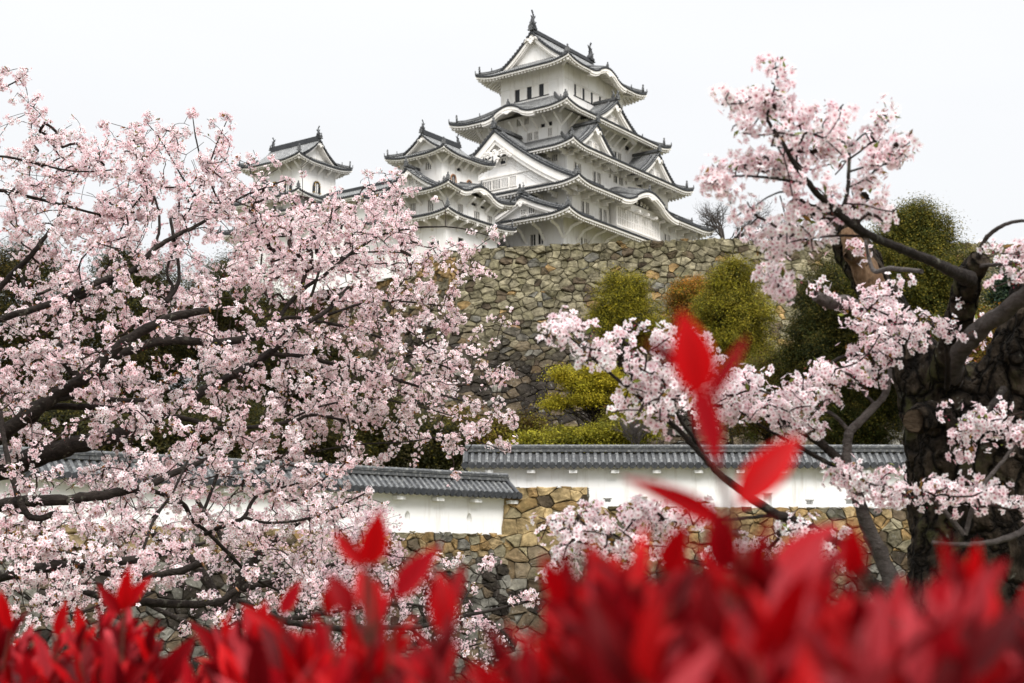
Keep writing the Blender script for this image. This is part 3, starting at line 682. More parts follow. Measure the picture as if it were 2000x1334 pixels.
K.gable('W', (5.6, 16.9), 6.6, 39.75, 42.35, 4.6, fishy=0.75, windows=[(-0.35, 0.25, 40.2, 40.85), (0.7, 1.45, 40.2, 41.0)], scale=0.45)
K.wall(15.0, 10.05, 34.0, 40.0, {'W': [(5.6, 7.35, 36.9, 38.2, 'pair')], 'S': [(-11.7, -10.3, 37.0, 38.0, 'pair'), (-3.4, -1.9, 37.0, 38.0, 'pair'), (4.4, 5.9, 37.0, 38.0, 'pair'), (10.2, 11.7, 37.0, 38.0, 'pair')]}, (2.35, 2.3, 1.9, 'elbow'), 39.2)
m = MB(); box(m, (-15.6, -10.6, 27.5), (15.6, 10.6, 36.35)); K.part(m, 'stone_base', [GROUT])

# ------------------------------------------------------------------ west turret
WT = Castle('west_turret', (-28, -3.12), 32.5, 'small white three-tiered turret left of the keep, with a rounded swelling eave', 'turret')
r3 = WT.roof(4.4, 4.0, 43.93, 2.0, 1.0, {}, top=(3.15, 46.15, 'x'), dw=1.25, k=0.75, U=0.45, orn=0.75)
m = MB(); box(m, (-3.1, -0.22, 46.1), (3.1, 0.22, 46.5)); box(m, (-3.1, -0.13, 46.5), (3.1, 0.13, 46.66)); WT.part(m, 'main_ridge', [TILE_END], r3)
for sx in (-1, 1):
    m = MB(); fish(m, (sx * 2.95, 0, 46.45), (sx, 0), 0.5); WT.part(m, 'roof_fish', [TILE_END])
for sd in ('W', 'E'): WT.gable(sd, (0, 3.2), 2.45, 44.35, 46.1, 0.7, k=0.62, roofs=False, scale=0.32, orn=0.6)
w = WT.wall(3.05, 2.72, 39.6, 44.0, {'W': [(0.5, 1.25, 42.15, 42.95)], 'S': [(-0.7, 0.1, 42.3, 42.75, 'slot')]}, (1.1, 0.85, 0.85, 'strut'), 43.5)
for x in (-1.25, 1.45):    # bell-shaped windows with gilded frames
    m = MB(); t = np.linspace(0, math.pi, 11); pts = [(x - 0.45, -2.78, 40.6), (x - 0.42, -2.78, 41.2)] + [(x - 0.40 * math.cos(a), -2.78, 41.3 + 0.42 * math.sin(a)) for a in t] + [(x + 0.42, -2.78, 41.2), (x + 0.45, -2.78, 40.6)]
    tube(m, pts, 0.085, 6, 0); m.add([np.array(p) + [0, 0.045, 0] for p in pts], np.arange(len(pts)), 1)
    for dx in (-0.13, 0.13): box(m, (x + dx - 0.05, -2.82, 40.6), (x + dx + 0.05, -2.76, 41.6), 2)
    WT.part(m, 'window', [CUT, TRIM, DARK], w)
WT.roof(5.73, 5.69, 39.65, 3.1, 1.75, {'S': (0.0, 3.5, 0.98)}, dw=1.5, k=0.8, U=0.45, orn=0.8)
WT.gable('W', (-0.35, 5.1), 3.9, 39.6, 42.1, 2.4, k=0.75, scale=0.42, orn=0.8, windows=[(-0.2, 0.35, 40.25, 41.05), (0.75, 1.3, 40.25, 41.1)])
WT.wall(4.11, 4.2, 36.4, 39.6, {'W': [(-2.2, -1.6, 37.3, 38.5), (-0.6, 0.1, 37.3, 38.5), (1.75, 2.45, 37.3, 38.5)], 'S': [(-2.3, -1.5, 37.1, 38.2), (0.4, 1.3, 36.9, 38.0), (2.7, 3.5, 36.9, 38.0), (-0.1, 0.9, 38.5, 38.85, 'slot'), (1.5, 2.4, 38.5, 38.85, 'slot')]}, (1.6, 1.1, 0.9, 'strut'), 39.1)
WT.roof(5.83, 5.74, 36.86, 2.6, 1.2, {}, dw=1.6, k=0.8, U=0.4, orn=0.8)
WT.wall(4.3, 4.3, 31.0, 36.7, {'S': [(-2.4, -1.5, 33.0, 34.6, 'slot'), (1.6, 2.3, 33.2, 34.6, 'slot')], 'W': [(-1.6, -0.2, 33.3, 33.9, 'slot'), (2.0, 3.4, 33.5, 34.0, 'slot')]}, (1.6, 1.3, 1.0, 'elbow'), 36.25)

# ------------------------------------------------------------------ north-west turret, its ridge running the other way
IT = Castle('northwest_turret', (-28, 18.4), 33.0, 'white turret rising above the cherry blossom at far left, gilded arched windows', 'turret')
r = IT.roof(4.35, 4.95, 46.95, 2.0, 1.1, {}, top=(3.85, 49.6, 'y'), dw=1.4, k=0.8, U=0.45, orn=0.8)
m = MB(); box(m, (-0.24, -3.8, 49.5), (0.24, 3.8, 49.95)); box(m, (-0.14, -3.8, 49.95), (0.14, 3.8, 50.12)); IT.part(m, 'main_ridge', [TILE_END], r)
for sy in (-1, 1):
    m = MB(); fish(m, (0, sy * 3.6, 49.9), (0, sy), 0.55); IT.part(m, 'roof_fish', [TILE_END])
for sd in ('S', 'N'): IT.gable(sd, (0, 3.95), 2.5, 47.35, 49.6, 0.7, k=0.65, roofs=False, scale=0.32, orn=0.6)
w = IT.wall(2.85, 3.75, 41.5, 47.0, {}, (1.3, 0.9, 0.8, 'strut'), 46.4)
for (sd, x) in (('W', -0.2), ('W', 1.9), ('S', -0.3)):
    o, ex, ed = SIDES[sd]; ex3 = np.array([*ex, 0.]); en = np.array([*o, 0.]); p0 = np.array([o[0] * 2.9, o[1] * 3.8, 0.0]); z3 = np.array([0, 0, 1.])
    m = MB(); t = np.linspace(0, math.pi, 11); pts = [p0 + ex3 * (x - 0.5) + z3 * 43.3, p0 + ex3 * (x - 0.47) + z3 * 44.0] + [p0 + ex3 * (x - 0.44 * math.cos(a)) + z3 * (44.1 + 0.5 * math.sin(a)) for a in t] + [p0 + ex3 * (x + 0.47) + z3 * 44.0, p0 + ex3 * (x + 0.5) + z3 * 43.3]
    tube(m, pts, 0.13, 6, 2); m.add([np.array(p) - en * 0.04 for p in pts], np.arange(len(pts)), 2)
    for p_ in pts[::2]: tube(m, [p_ + en * 0.1, p_ + en * 0.19], 0.08, 6, 0)
    for dx in (-0.17, 0.12): obox(m, p0 + ex3 * (x + dx - 0.05) + z3 * 43.3 + en * 0.0, ex3 * 0.12, en * 0.06, z3 * 1.1, 1)
    IT.part(m, 'window', [GOLD, TRIM, DARK], w)
IT.roof(5.6, 6.2, 42.3, 2.9, 1.5, {}, dw=1.5, k=0.8, U=0.4, orn=0.8)
IT.gable('W', (0, 4.7), 2.6, 42.3, 43.9, 1.8, k=0.62, scale=0.5, orn=0.7)
IT.wall(4.2, 4.8, 38.6, 42.4, {'W': [(-2.6, -1.9, 40.0, 41.1), (-0.4, 0.4, 40.0, 41.1), (1.8, 2.6, 40.0, 41.1)], 'S': [(-2.4, -1.6, 40.0, 41.1), (0.6, 1.4, 40.0, 41.1)]})
IT.roof(5.8, 6.4, 39.0, 2.6, 1.2, {}, dw=1.5, k=0.8, U=0.4, orn=0.8)
IT.wall(4.4, 5.0, 30.5, 38.8, {'W': [(-2.6, -1.8, 35.4, 36.6), (1.6, 2.4, 35.4, 36.6)], 'S': [(-1.4, -0.6, 35.4, 36.6)]})

# ------------------------------------------------------------------ the gallery that joins both turrets, and the one to the keep
GA = Castle('turret_gallery', (-28, 8.2), 32.5, 'long white two-storey gallery joining the two smaller turrets behind the blossom', 'gallery')
GA.roof(4.9, 9.6, 40.6, 4.85, 2.3, {}, dw=1.4, k=0.8, U=0.2, orn=0.7)
m = MB(); box(m, (-0.25, -5.0, 42.55), (0.25, 5.0, 43.0)); GA.part(m, 'main_ridge', [TILE_END])
GA.wall(3.6, 9.2, 31.0, 40.3, {'W': [(a, a + 0.8, 37.8, 39.0) for a in (-7, -4, -1, 2, 5)]}, (1.8, 1.0, 0.8, 'strut'), 40.1)
GB = Castle('keep_gallery', (-19.2, -1.0), 32.5, 'low white connecting gallery with a tiled roof squeezed between west turret and keep', 'gallery')
GB.roof(5.6, 4.3, 36.0, 4.2, 2.1, {}, dw=1.2, k=0.8, U=0.2, orn=0.7)
GB.wall(5.4, 3.3, 30.5, 35.8)
# white boundary wall on the turret's stone base
# ------------------------------------------------------------------ dry-stone walls (every stone is modelled)
def clip_poly(poly, nx, ny, d):
    o = []; n = len(poly)
    for i in range(n):
        a, b = poly[i], poly[(i + 1) % n]; da = a[0] * nx + a[1] * ny - d; db = b[0] * nx + b[1] * ny - d
        if da <= 0: o.append(a)
        if (da < 0 < db) or (db < 0 < da):
            t = da / (da - db); o.append((a[0] + (b[0] - a[0]) * t, a[1] + (b[1] - a[1]) * t))
    return o
def stones(L, H, sx, sy, seed, wvar=0.22):
    rg = np.random.default_rng(seed); nx, ny = max(2, int(round(L / sx))), max(2, int(round(H / sy))); ax, ay = L / nx, H / ny
    S = np.zeros((nx + 6, ny + 6, 3)); off = rg.uniform(0, 1, ny + 6)
    for i in range(nx + 6):
        for j in range(ny + 6):
            S[i, j] = ((i - 3 + 0.5 + 0.5 * (off[j] - 0.5) + rg.uniform(-0.46, 0.46)), (j - 3 + 0.5 + rg.uniform(-0.42, 0.42)), rg.uniform(-wvar, wvar))
    out = []
    for i in range(1, nx + 5):
        for j in range(1, ny + 5):
            px, py, w = S[i, j]; poly = [(px - 1.7, py - 1.7), (px + 1.7, py - 1.7), (px + 1.7, py + 1.7), (px - 1.7, py + 1.7)]
            for di in range(-2, 3):
                for dj in range(-2, 3):
                    a, b = i + di, j + dj
                    if (di == 0 and dj == 0) or a < 0 or b < 0 or a >= nx + 6 or b >= ny + 6: continue
                    qx, qy, qw = S[a, b]; dx, dy = qx - px, qy - py
                    d = (qx * qx + qy * qy - px * px - py * py + w - qw) / 2
                    poly = clip_poly(poly, dx, dy, d)
                    if len(poly) < 3: break
                if len(poly) < 3: break
            if len(poly) < 3: continue
            for c in ((-1, 0, 0), (1, 0, nx), (0, -1, 0), (0, 1, ny)):
                poly = clip_poly(poly, *c)
                if len(poly) < 3: break
            if len(poly) < 3: continue
            P = np.array(poly) * [ax, ay]
            x, y = P[:, 0], P[:, 1]; A = 0.5 * abs(np.dot(x, np.roll(y, -1)) - np.dot(y, np.roll(x, -1)))
            if A < 0.05 * ax * ay: continue
            out.append(P)
    return out
def stone_face(m, mapf, L, H, sx, sy, seed, colf, depth=0.16, gap=0.03, wvar=0.22, ragged=0.0, back=True):
    """mapf(s,t,n)->xyz ; colf(s,t,rg)->(r,g,b,lichen)"""
    rg = np.random.default_rng(seed + 1)
    for P in stones(L, H, sx, sy, seed, wvar):
        Q = []; n0 = len(P)
        for k in range(n0):      # split long edges so the outline is not straight
            a, b = P[k], P[(k + 1) % n0]; Q.append(a); l = np.linalg.norm(b - a)
            if l > 0.3 * sx: Q.append((a + b) / 2 + rg.normal(0, 0.035 * min(l, sx), 2))
        P = np.array(Q); c = P.mean(0); d = P - c; r = np.linalg.norm(d, axis=1)[:, None] + 1e-6; size = math.sqrt(max(r.mean(), 1e-3) * sx)
        if ragged and c[1] > H - 0.7 * sy:
            up = P[:, 1] > H - 1e-6; P[up, 1] += rg.uniform(-ragged, ragged); d = P - c
        hh = depth * size / max(sx, 1e-3) ** 0.5 * 1.0 * rg.uniform(0.55, 1.35); tilt = rg.normal(0, 0.22, 2)
        rings = []; n = len(P)
        for sh, z in ((gap, -0.25), (gap + 0.02 * size, 0.50), (gap + 0.07 * size, 0.90), (gap + 0.24 * size, 1.0)):
            f = np.maximum(1 - sh / r, 0.25); q = c + d * f; q = q + rg.normal(0, 0.022 * size, q.shape)
            zz = hh * z * rg.uniform(0.74, 1.26, n) + (d * f) @ tilt * (0.6 if z > 0.5 else 0.25); rings.append(np.column_stack([q, zz]))
        V = np.vstack(rings + [np.array([[*c, hh * rg.uniform(0.95, 1.2)]])])
        X = mapf(V[:, 0], V[:, 1], V[:, 2]); F = []
        q = np.arange(n); q2 = (q + 1) % n
        for k in range(3): F.append(np.stack([k * n + q, k * n + q2, (k + 1) * n + q2, (k + 1) * n + q], -1))
        F.append(np.stack([3 * n + q, 3 * n + q2, np.full(n, 4 * n)], -1))
        col = np.array(colf(c[0], c[1], rg)); 
        m.add(X, F, 0, False, col)
    if back:
        a, b = max(2, int(L / 2) + 2), max(3, int(H / 1.0) + 2); s, t = np.meshgrid(np.linspace(0, L, a), np.linspace(0, H - 0.05, b), indexing='ij')
        m.add(mapf(s.ravel(), t.ravel(), np.full(s.size, -0.04)), grid_faces(a, b), 1)
def cmix(a, b, t): return tuple(x + (y - x) * t for x, y in zip(a, b))
def pick(rg, opts):
    p = np.array([o[0] for o in opts], float); c = opts[rg.choice(len(opts), p=p / p.sum())][1]; k = rg.uniform(0.78, 1.22)
    return tuple(x * k for x in c)
KHAKI, OLIVE, OCHRE, BROWN, GREY, SOOT = (0.205, 0.180, 0.118), (0.160, 0.142, 0.088), (0.26, 0.170, 0.075), (0.085, 0.064, 0.042), (0.125, 0.118, 0.100), (0.027, 0.022, 0.018)

# main retaining wall below the keep
ML, MH = 56.0, at(1200, 474, 112)[2] - (9.2 + ZC)
MZ0 = 9.2 + ZC
def main_map(s, t, n):
    u = np.clip(1 - t / MH, 0, 1.1); fw = 8.5 * u ** 1.5; x = -3.9 + s - 2.9 * u ** 1.4 * np.clip(1 - s / 30, 0, 1)
    topk = 1 + (np.interp(s, [0, 4, 21, 28, 56], [-0.60, -0.35, 0.30, 0.12, -0.3])) * t / MH / MH
    return np.stack([x, 112 - fw - n * 0.97, MZ0 + t * topk + n * 0.25], -1)
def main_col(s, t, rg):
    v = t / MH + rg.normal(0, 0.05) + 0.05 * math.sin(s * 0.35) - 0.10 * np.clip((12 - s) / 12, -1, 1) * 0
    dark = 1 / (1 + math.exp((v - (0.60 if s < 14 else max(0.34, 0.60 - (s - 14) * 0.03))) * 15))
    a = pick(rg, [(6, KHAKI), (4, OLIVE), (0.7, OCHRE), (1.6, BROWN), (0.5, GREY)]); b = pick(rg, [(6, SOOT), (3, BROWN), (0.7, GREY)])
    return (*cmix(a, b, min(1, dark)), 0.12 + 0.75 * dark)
sw = empty('stone_wall', (0, 108, MZ0), 0, 'tall battered retaining wall of rough khaki stones, darker lower down, under the keep', 'stone wall')
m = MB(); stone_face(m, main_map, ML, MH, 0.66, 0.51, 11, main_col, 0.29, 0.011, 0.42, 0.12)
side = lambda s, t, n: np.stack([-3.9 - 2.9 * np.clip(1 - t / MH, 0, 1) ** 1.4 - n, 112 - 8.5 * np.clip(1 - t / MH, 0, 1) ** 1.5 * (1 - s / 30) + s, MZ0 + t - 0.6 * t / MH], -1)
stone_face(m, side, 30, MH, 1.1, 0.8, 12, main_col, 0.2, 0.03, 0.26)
box(m, (-3.8, 112.2, MZ0), (52, 116, MZ0 + MH - 0.8), 1)
m.build('stone_face', [STONE, GROUT], sw, (0, 108, MZ0), True)
# stone base of the west turret, its corner just left of the main wall
TB0 = 12.0 + ZC; TBH = at(880, 489, 137)[2] - TB0; tcx = at(880, 489, 137)[0]
_n1, _n2 = np.array([-0.777, -0.63]), np.array([0.243, -0.97]); _ca = np.linalg.solve(np.array([_n1, _n2]), np.ones(2))
def tb_map(dx, dy, nx, ny, L):
    kx = float(_ca @ np.array([dx, dy]))
    def f(s, t, n):
        fw0 = 6.0 * np.clip(1 - t / TBH, 0, 1) ** 1.4; fw = fw0 + n; s2 = s + kx * fw0 * np.clip(1 - s / L, 0, 1)
        return np.stack([tcx + dx * s2 + nx * fw, 137 + dy * s2 + ny * fw, TB0 + t + 0.2 * n], -1)
    return f
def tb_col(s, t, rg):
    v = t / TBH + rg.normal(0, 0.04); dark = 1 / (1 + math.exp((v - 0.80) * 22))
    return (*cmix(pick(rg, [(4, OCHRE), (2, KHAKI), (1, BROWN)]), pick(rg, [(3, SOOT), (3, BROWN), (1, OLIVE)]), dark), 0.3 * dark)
tb = empty('stone_wall', (tcx, 137, TB0), 0, 'ochre-topped stone base under the west turret, left of the tall khaki wall', 'stone wall')
m = MB()
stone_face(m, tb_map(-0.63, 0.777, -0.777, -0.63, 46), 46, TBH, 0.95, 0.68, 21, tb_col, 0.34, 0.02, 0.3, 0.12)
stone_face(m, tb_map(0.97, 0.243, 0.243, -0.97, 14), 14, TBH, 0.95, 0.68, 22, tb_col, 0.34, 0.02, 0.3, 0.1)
m.build('stone_face', [STONE, GROUT], tb, (tcx, 137, TB0), True)

# ------------------------------------------------------------------ white plaster walls with tiled roofs
def plaster_wall(name, label, org, ex, L, zb, zt, ze, zr, half, rects, ovals, thick=0.55, over=0.25, lefttip=0.35, pitch=0.265):
    """org: left end on the wall's centre line; ex along; zb..zt plaster; ze/zr eave and ridge heights (absolute z)"""
    ex = np.array([*ex, 0.0]); en = np.array([ex[1], -ex[0], 0]); z3 = np.array([0, 0, 1.0]); org = np.array([*org, 0.0])
    root = empty(name, org + z3 * zb, 0, label, 'plaster wall'); off = org * [1, 1, 0] + z3 * zb
    m = MB(); f0 = org + en * thick / 2
    def P(s, z, d=0.0): return f0 + ex * s + z3 * z - en * d
    cells = [(a, b, c, d) for a, b, c, d in rects] + [(c - 0.35, c + 0.35, z - 0.5, z + 0.5) for c, z, _, _ in ovals]
    xs = sorted({0, L, *[v for q in cells for v in q[:2]]}); zs = sorted({zb, zt, *[v for q in cells for v in q[2:]]})
    for i in range(len(xs) - 1):
        for j in range(len(zs) - 1):
            xm, zm = (xs[i] + xs[i + 1]) / 2, (zs[j] + zs[j + 1]) / 2
            if any(q[0] < xm < q[1] and q[2] < zm < q[3] for q in cells): continue
            m.add([P(xs[i], zs[j]), P(xs[i + 1], zs[j]), P(xs[i + 1], zs[j + 1]), P(xs[i], zs[j + 1])], np.array([0, 1, 2, 3]))
    m.add([P(0, zb, thick), P(L, zb, thick), P(L, zt, thick), P(0, zt, thick)], np.array([3, 2, 1, 0]))
    for s_ in (0, L): m.add([P(s_, zb), P(s_, zb, thick), P(s_, zt, thick), P(s_, zt)], np.array([0, 1, 2, 3]))
    nring = 24
    for (c, z, rx, rz) in ovals:      # oval loophole: square panel bridged to the oval
        th = np.arange(nring) / nring * 2 * math.pi; k = 1 / np.maximum(abs(np.cos(th)), abs(np.sin(th)))
        o_ = [P(c + 0.35 * math.cos(t) * kk, z + 0.5 * math.sin(t) * kk) for t, kk in zip(th, k)]; i_ = [P(c + rx * math.cos(t), z + rz * math.sin(t)) for t in th]
        q = np.arange(nring); q2 = (q + 1) % nring
        m.add(o_ + i_, np.stack([q, q2, q2 + nring, q + nring], -1))
    m.build('wall', PLASTER2, root, off)
    for (c, z, rx, rz) in ovals:
        h = MB(); th = np.arange(nring) / nring * 2 * math.pi; q = np.arange(nring); q2 = (q + 1) % nring
        a = [P(c + rx * math.cos(t), z + rz * math.sin(t)) for t in th]; b = [P(c + rx * 0.62 * math.cos(t), z - 0.02 + rz * 0.66 * math.sin(t), 0.22) for t in th]
        h.add(a + b, [np.stack([q, q2, q2 + nring, q + nring], -1), np.arange(nring, 2 * nring)], 0, True); h.build('loophole', PLASTER2, root, off)
    for (a, b, c, d) in rects:
        h = MB(); e_ = 0.05
        fr = [(a, c), (b, c), (b, d), (a, d)]; inn = [(a + e_, c + e_), (b - e_, c + e_), (b - e_, d - e_), (a + e_, d - e_)]
        V = [P(*v) for v in fr] + [P(*v, 0.26) for v in inn]; q = np.arange(4); q2 = (q + 1) % 4
        h.add(V, [np.stack([q, q2, q2 + 4, q + 4], -1), np.arange(4, 8)], 0)
        obox(h, P(a - 0.05, d, 0.0), ex * (b - a + 0.1), en * 0.05, z3 * 0.05)
        h.build('loophole', PLASTER2, root, off)
    T, Wm, R = MB(), MB(), MB(); sl = (zr - ze) / half
    mid = org + ex * L / 2
    for sg in (1, -1):
        p0 = mid + en * sg * half
        roof_side(T, Wm, p0[:2], (ex * sg)[:2], (-en * sg)[:2], *((-L / 2 - lefttip, L / 2 + over) if sg == 1 else (-L / 2 - over, L / 2 + lefttip)), lambda X, D: ze + D * sl + 0.0 * X, lambda x: np.full_like(x, half),
                  pitch=pitch, rr=0.095, nd=5, dw=half - thick / 2, raft=False, k=0.42)
    for a, b in ((-lefttip, -1), (L + over, 1)):     # gable ends of the little roof
        tri = [org + ex * a + en * half + z3 * (ze - 0.1), org + ex * a - en * half + z3 * (ze - 0.1), org + ex * a + z3 * (zr - 0.05)]
        Wm.add(tri, np.array([0, 1, 2])); 
        for sg in (1, -1): tube(T, [org + ex * (a - 0.06 * b) + en * sg * half + z3 * (ze + 0.06), org + ex * (a - 0.06 * b) + z3 * (zr + 0.06)], 0.10, 6, 2)
    for hw, q0, q1 in ((0.15, 0.02, 0.10), (0.115, 0.10, 0.17), (0.15, 0.17, 0.20)):
        obox(R, org - ex * lefttip - en * hw + z3 * (zr + q0), ex * (L + over + lefttip), en * 2 * hw, z3 * (q1 - q0))
    tube(R, [org - ex * lefttip + z3 * (zr + 0.25), org + ex * (L + over) + z3 * (zr + 0.25)], 0.085, 8, 0)
    for s_ in np.arange(0.1, L, 0.30): tube(R, [org + ex * s_ + z3 * (zr + 0.25), org + ex * (s_ + 0.035) + z3 * (zr + 0.25)], 0.098, 8, 0)
    ro = T.build('roof', [WALL_TILE, WALL_RIB, TILE_END], root, off); R.build('ridge_tiles', [WALL_RIB], ro, off); Wm.build('eave', [PLASTER2], ro, off)
    for s_ in np.arange(0.6, L, 1.75):
        b = MB(); obox(b, f0 + ex * s_ + z3 * (ze - 0.33), ex * 0.34, en * (half - thick / 2 - 0.12), z3 * 0.13); b.build('bracket', [PLASTER2], root, off)
    return root
# right-hand wall, higher
zR_e, zR_r, zR_b = at(1300, 908, 59.3)[2], at(1300, 884, 60.05)[2], at(1400, 991, 59.8)[2]
def rx_(px): return (px - 1000) / FPX * 59.8
RX0 = rx_(920)
def sR(px): return rx_(px) - RX0
def zR(py): return at(1300, py, 59.8)[2]
plaster_wall('plaster_wall', 'long white plaster wall with grey tiled roof right of the stone pier', (RX0, 60.05), (1, 0), 29.0, zR_b - 0.35, zR_e + 0.15, zR_e, zR_r, 0.78,
             [(sR(1245), sR(1262), zR(982), zR(970)), (sR(1489), sR(1505), zR(989), zR(963)), (sR(1572), sR(1585), zR(986), zR(976)), (sR(1649), sR(1662), zR(985), zR(975)), (sR(1180), sR(1192), zR(981), zR(973))], [], lefttip=0.25, pitch=0.305)
# left-hand wall, lower and coming towards us
ld = np.array([0.8035, 0.5952]); LL = 34.0; LE = np.array([at(985, 967, 56.6)[0], 56.9]); LO = LE - ld * LL
zL_e, zL_r, zL_b = at(985, 967, 56.2)[2], at(975, 941, 56.9)[2], at(985, 1044, 56.7)[2]
def sL(px):
    a = (px - 1000) / FPX; 
    # intersection of view ray with the wall's front line
    o = LO + np.array([ld[1], -ld[0]]) * 0.275; t = (o[0] - a * o[1]) / (a * ld[1] - ld[0]); return t
oz = at(917, 1015, 56)[2]
plaster_wall('plaster_wall', 'lower white plaster wall with two oval loopholes, left of the stone pier', LO, ld, LL, zL_b - 0.35, zL_e + 0.15, zL_e, zL_r, 0.78, [],
             [(sL(797), oz, 0.125, 0.235), (sL(917), oz, 0.125, 0.235), (sL(640), oz, 0.125, 0.235), (sL(470), oz, 0.125, 0.235), (sL(290), oz, 0.125, 0.235)], over=0.15)
# stone bases of the two walls and the pier between them
GZ = -4.3 + ZC
HR = zR_b - GZ
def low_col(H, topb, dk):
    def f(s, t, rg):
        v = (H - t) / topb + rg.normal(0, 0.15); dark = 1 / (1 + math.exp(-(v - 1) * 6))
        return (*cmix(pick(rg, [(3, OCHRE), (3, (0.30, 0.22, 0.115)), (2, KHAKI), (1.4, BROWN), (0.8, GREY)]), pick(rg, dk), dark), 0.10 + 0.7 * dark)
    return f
rmap = lambda s, t, n: np.stack([rx_(1147) + s, 59.45 - 1.0 * np.clip(1 - t / HR, 0, 1) ** 1.3 - n, GZ + t], -1)
wr = empty('stone_wall', (14, 59.5, GZ), 0, 'ochre and grey rubble base under the long white plaster wall at right', 'stone wall')
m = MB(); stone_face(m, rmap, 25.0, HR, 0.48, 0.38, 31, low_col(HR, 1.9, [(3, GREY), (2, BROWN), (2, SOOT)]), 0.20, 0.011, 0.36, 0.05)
m.build('stone_face', [STONE, GROUT], wr, (14, 59.5, GZ), True)
nl = np.array([ld[1], -ld[0]])
HL = zL_b - GZ
def lmap(s, t, n):
    fw = 0.12 + 1.0 * np.clip(1 - t / HL, 0, 1) ** 1.3 + n; o = LO + nl * 0.275
    return np.stack([o[0] + ld[0] * s + nl[0] * fw, o[1] + ld[1] * s + nl[1] * fw, GZ + t], -1)
wl_ = empty('stone_wall', (*(LO + ld * 17), GZ), 0, 'dark lichen-spotted rubble base under the lower white plaster wall at left', 'stone wall')
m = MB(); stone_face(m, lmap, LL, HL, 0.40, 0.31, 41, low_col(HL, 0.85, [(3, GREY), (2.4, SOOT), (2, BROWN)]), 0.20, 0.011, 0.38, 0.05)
m.build('stone_face', [STONE, GROUT], wl_, (*(LO + ld * 17), GZ), True)
zP = at(1100, 951, 56.6)[2]; HP = zP - GZ; PX0, PX1 = at(985, 1000, 56.6)[0], at(1147, 1000, 56.6)[0]
pmap = lambda s, t, n: np.stack([PX0 + s - 0.35 * np.clip(1 - t / HP, 0, 1) * (1 - s / (PX1 - PX0)), 56.6 - 0.9 * np.clip(1 - t / HP, 0, 1) ** 1.3 - n, GZ + t], -1)
pr = empty('stone_pier', ((PX0 + PX1) / 2, 57, GZ), 0, 'squared tan stone pier standing between the two white plaster walls', 'stone pier')
TAN = (0.36, 0.265, 0.135)
_pl = low_col(HP, 2.6, [(3, GREY), (2, BROWN), (1, SOOT)])
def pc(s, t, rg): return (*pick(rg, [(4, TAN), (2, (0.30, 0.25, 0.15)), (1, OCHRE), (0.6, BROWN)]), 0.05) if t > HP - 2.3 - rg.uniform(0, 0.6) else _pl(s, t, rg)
m = MB()
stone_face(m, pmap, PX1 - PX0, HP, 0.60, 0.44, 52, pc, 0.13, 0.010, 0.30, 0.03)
stone_face(m, lambda s, t, n: np.stack([PX0 - 0.35 * np.clip(1 - t / HP, 0, 1) - n, 56.6 - 0.9 * np.clip(1 - t / HP, 0, 1) ** 1.3 + s, GZ + t], -1), 3.0, HP, 0.6, 0.5, 53, pc, 0.14, 0.02)
stone_face(m, lambda s, t, n: np.stack([PX1 + n, 56.62 + s, zR_b - 0.3 + t], -1), 3.1, zP - zR_b + 0.3, 0.5, 0.45, 54, pc, 0.10, 0.015)
box(m, (PX0 + 0.02, 56.7, GZ), (PX1 - 0.02, 59.75, zP - 0.04), 1)
stone_face(m, lambda s, t, n: np.stack([PX0 + s, 56.6 + t, zP - 0.04 + n * 0.4], -1), PX1 - PX0, 3.1, 0.7, 0.5, 55, pc, 0.1, 0.015)
m.build('stone_face', [STONE, GROUT], pr, ((PX0 + PX1) / 2, 57, GZ), True)
# ------------------------------------------------------------------ evergreen trees and shrubs
def rand_unit(n, rg): 
    v = rg.normal(size=(n, 3)); return v / np.linalg.norm(v, axis=1)[:, None]
def leaf_quads(m, C, nrm, size, col, rg, asp=0.5, mat_=0):
    """small pointed leaves at C facing nrm"""
    n = len(C); a = np.cross(nrm, rand_unit(n, rg)); a /= np.linalg.norm(a, axis=1)[:, None] + 1e-9; b = np.cross(nrm, a); s = np.broadcast_to(size, (n,))[:, None]
    V = np.stack([C - a * s * 0.5, C + b * s * asp * 0.5 - a * s * 0.05 + nrm * s * 0.06, C + a * s * 0.5, C - b * s * asp * 0.5 - a * s * 0.05 + nrm * s * 0.06], 1)
    F = np.arange(n)[:, None] * 4 + np.arange(4)[None]
    m.add(V, F, mat_, False, np.repeat(col, 4, 0))
DKG, OLV, YGR, RUST, MOSSY, BRN = (0.055, 0.060, 0.012), (0.185, 0.160, 0.018), (0.38, 0.30, 0.022), (0.42, 0.175, 0.024), (0.24, 0.215, 0.018), (0.12, 0.076, 0.02)
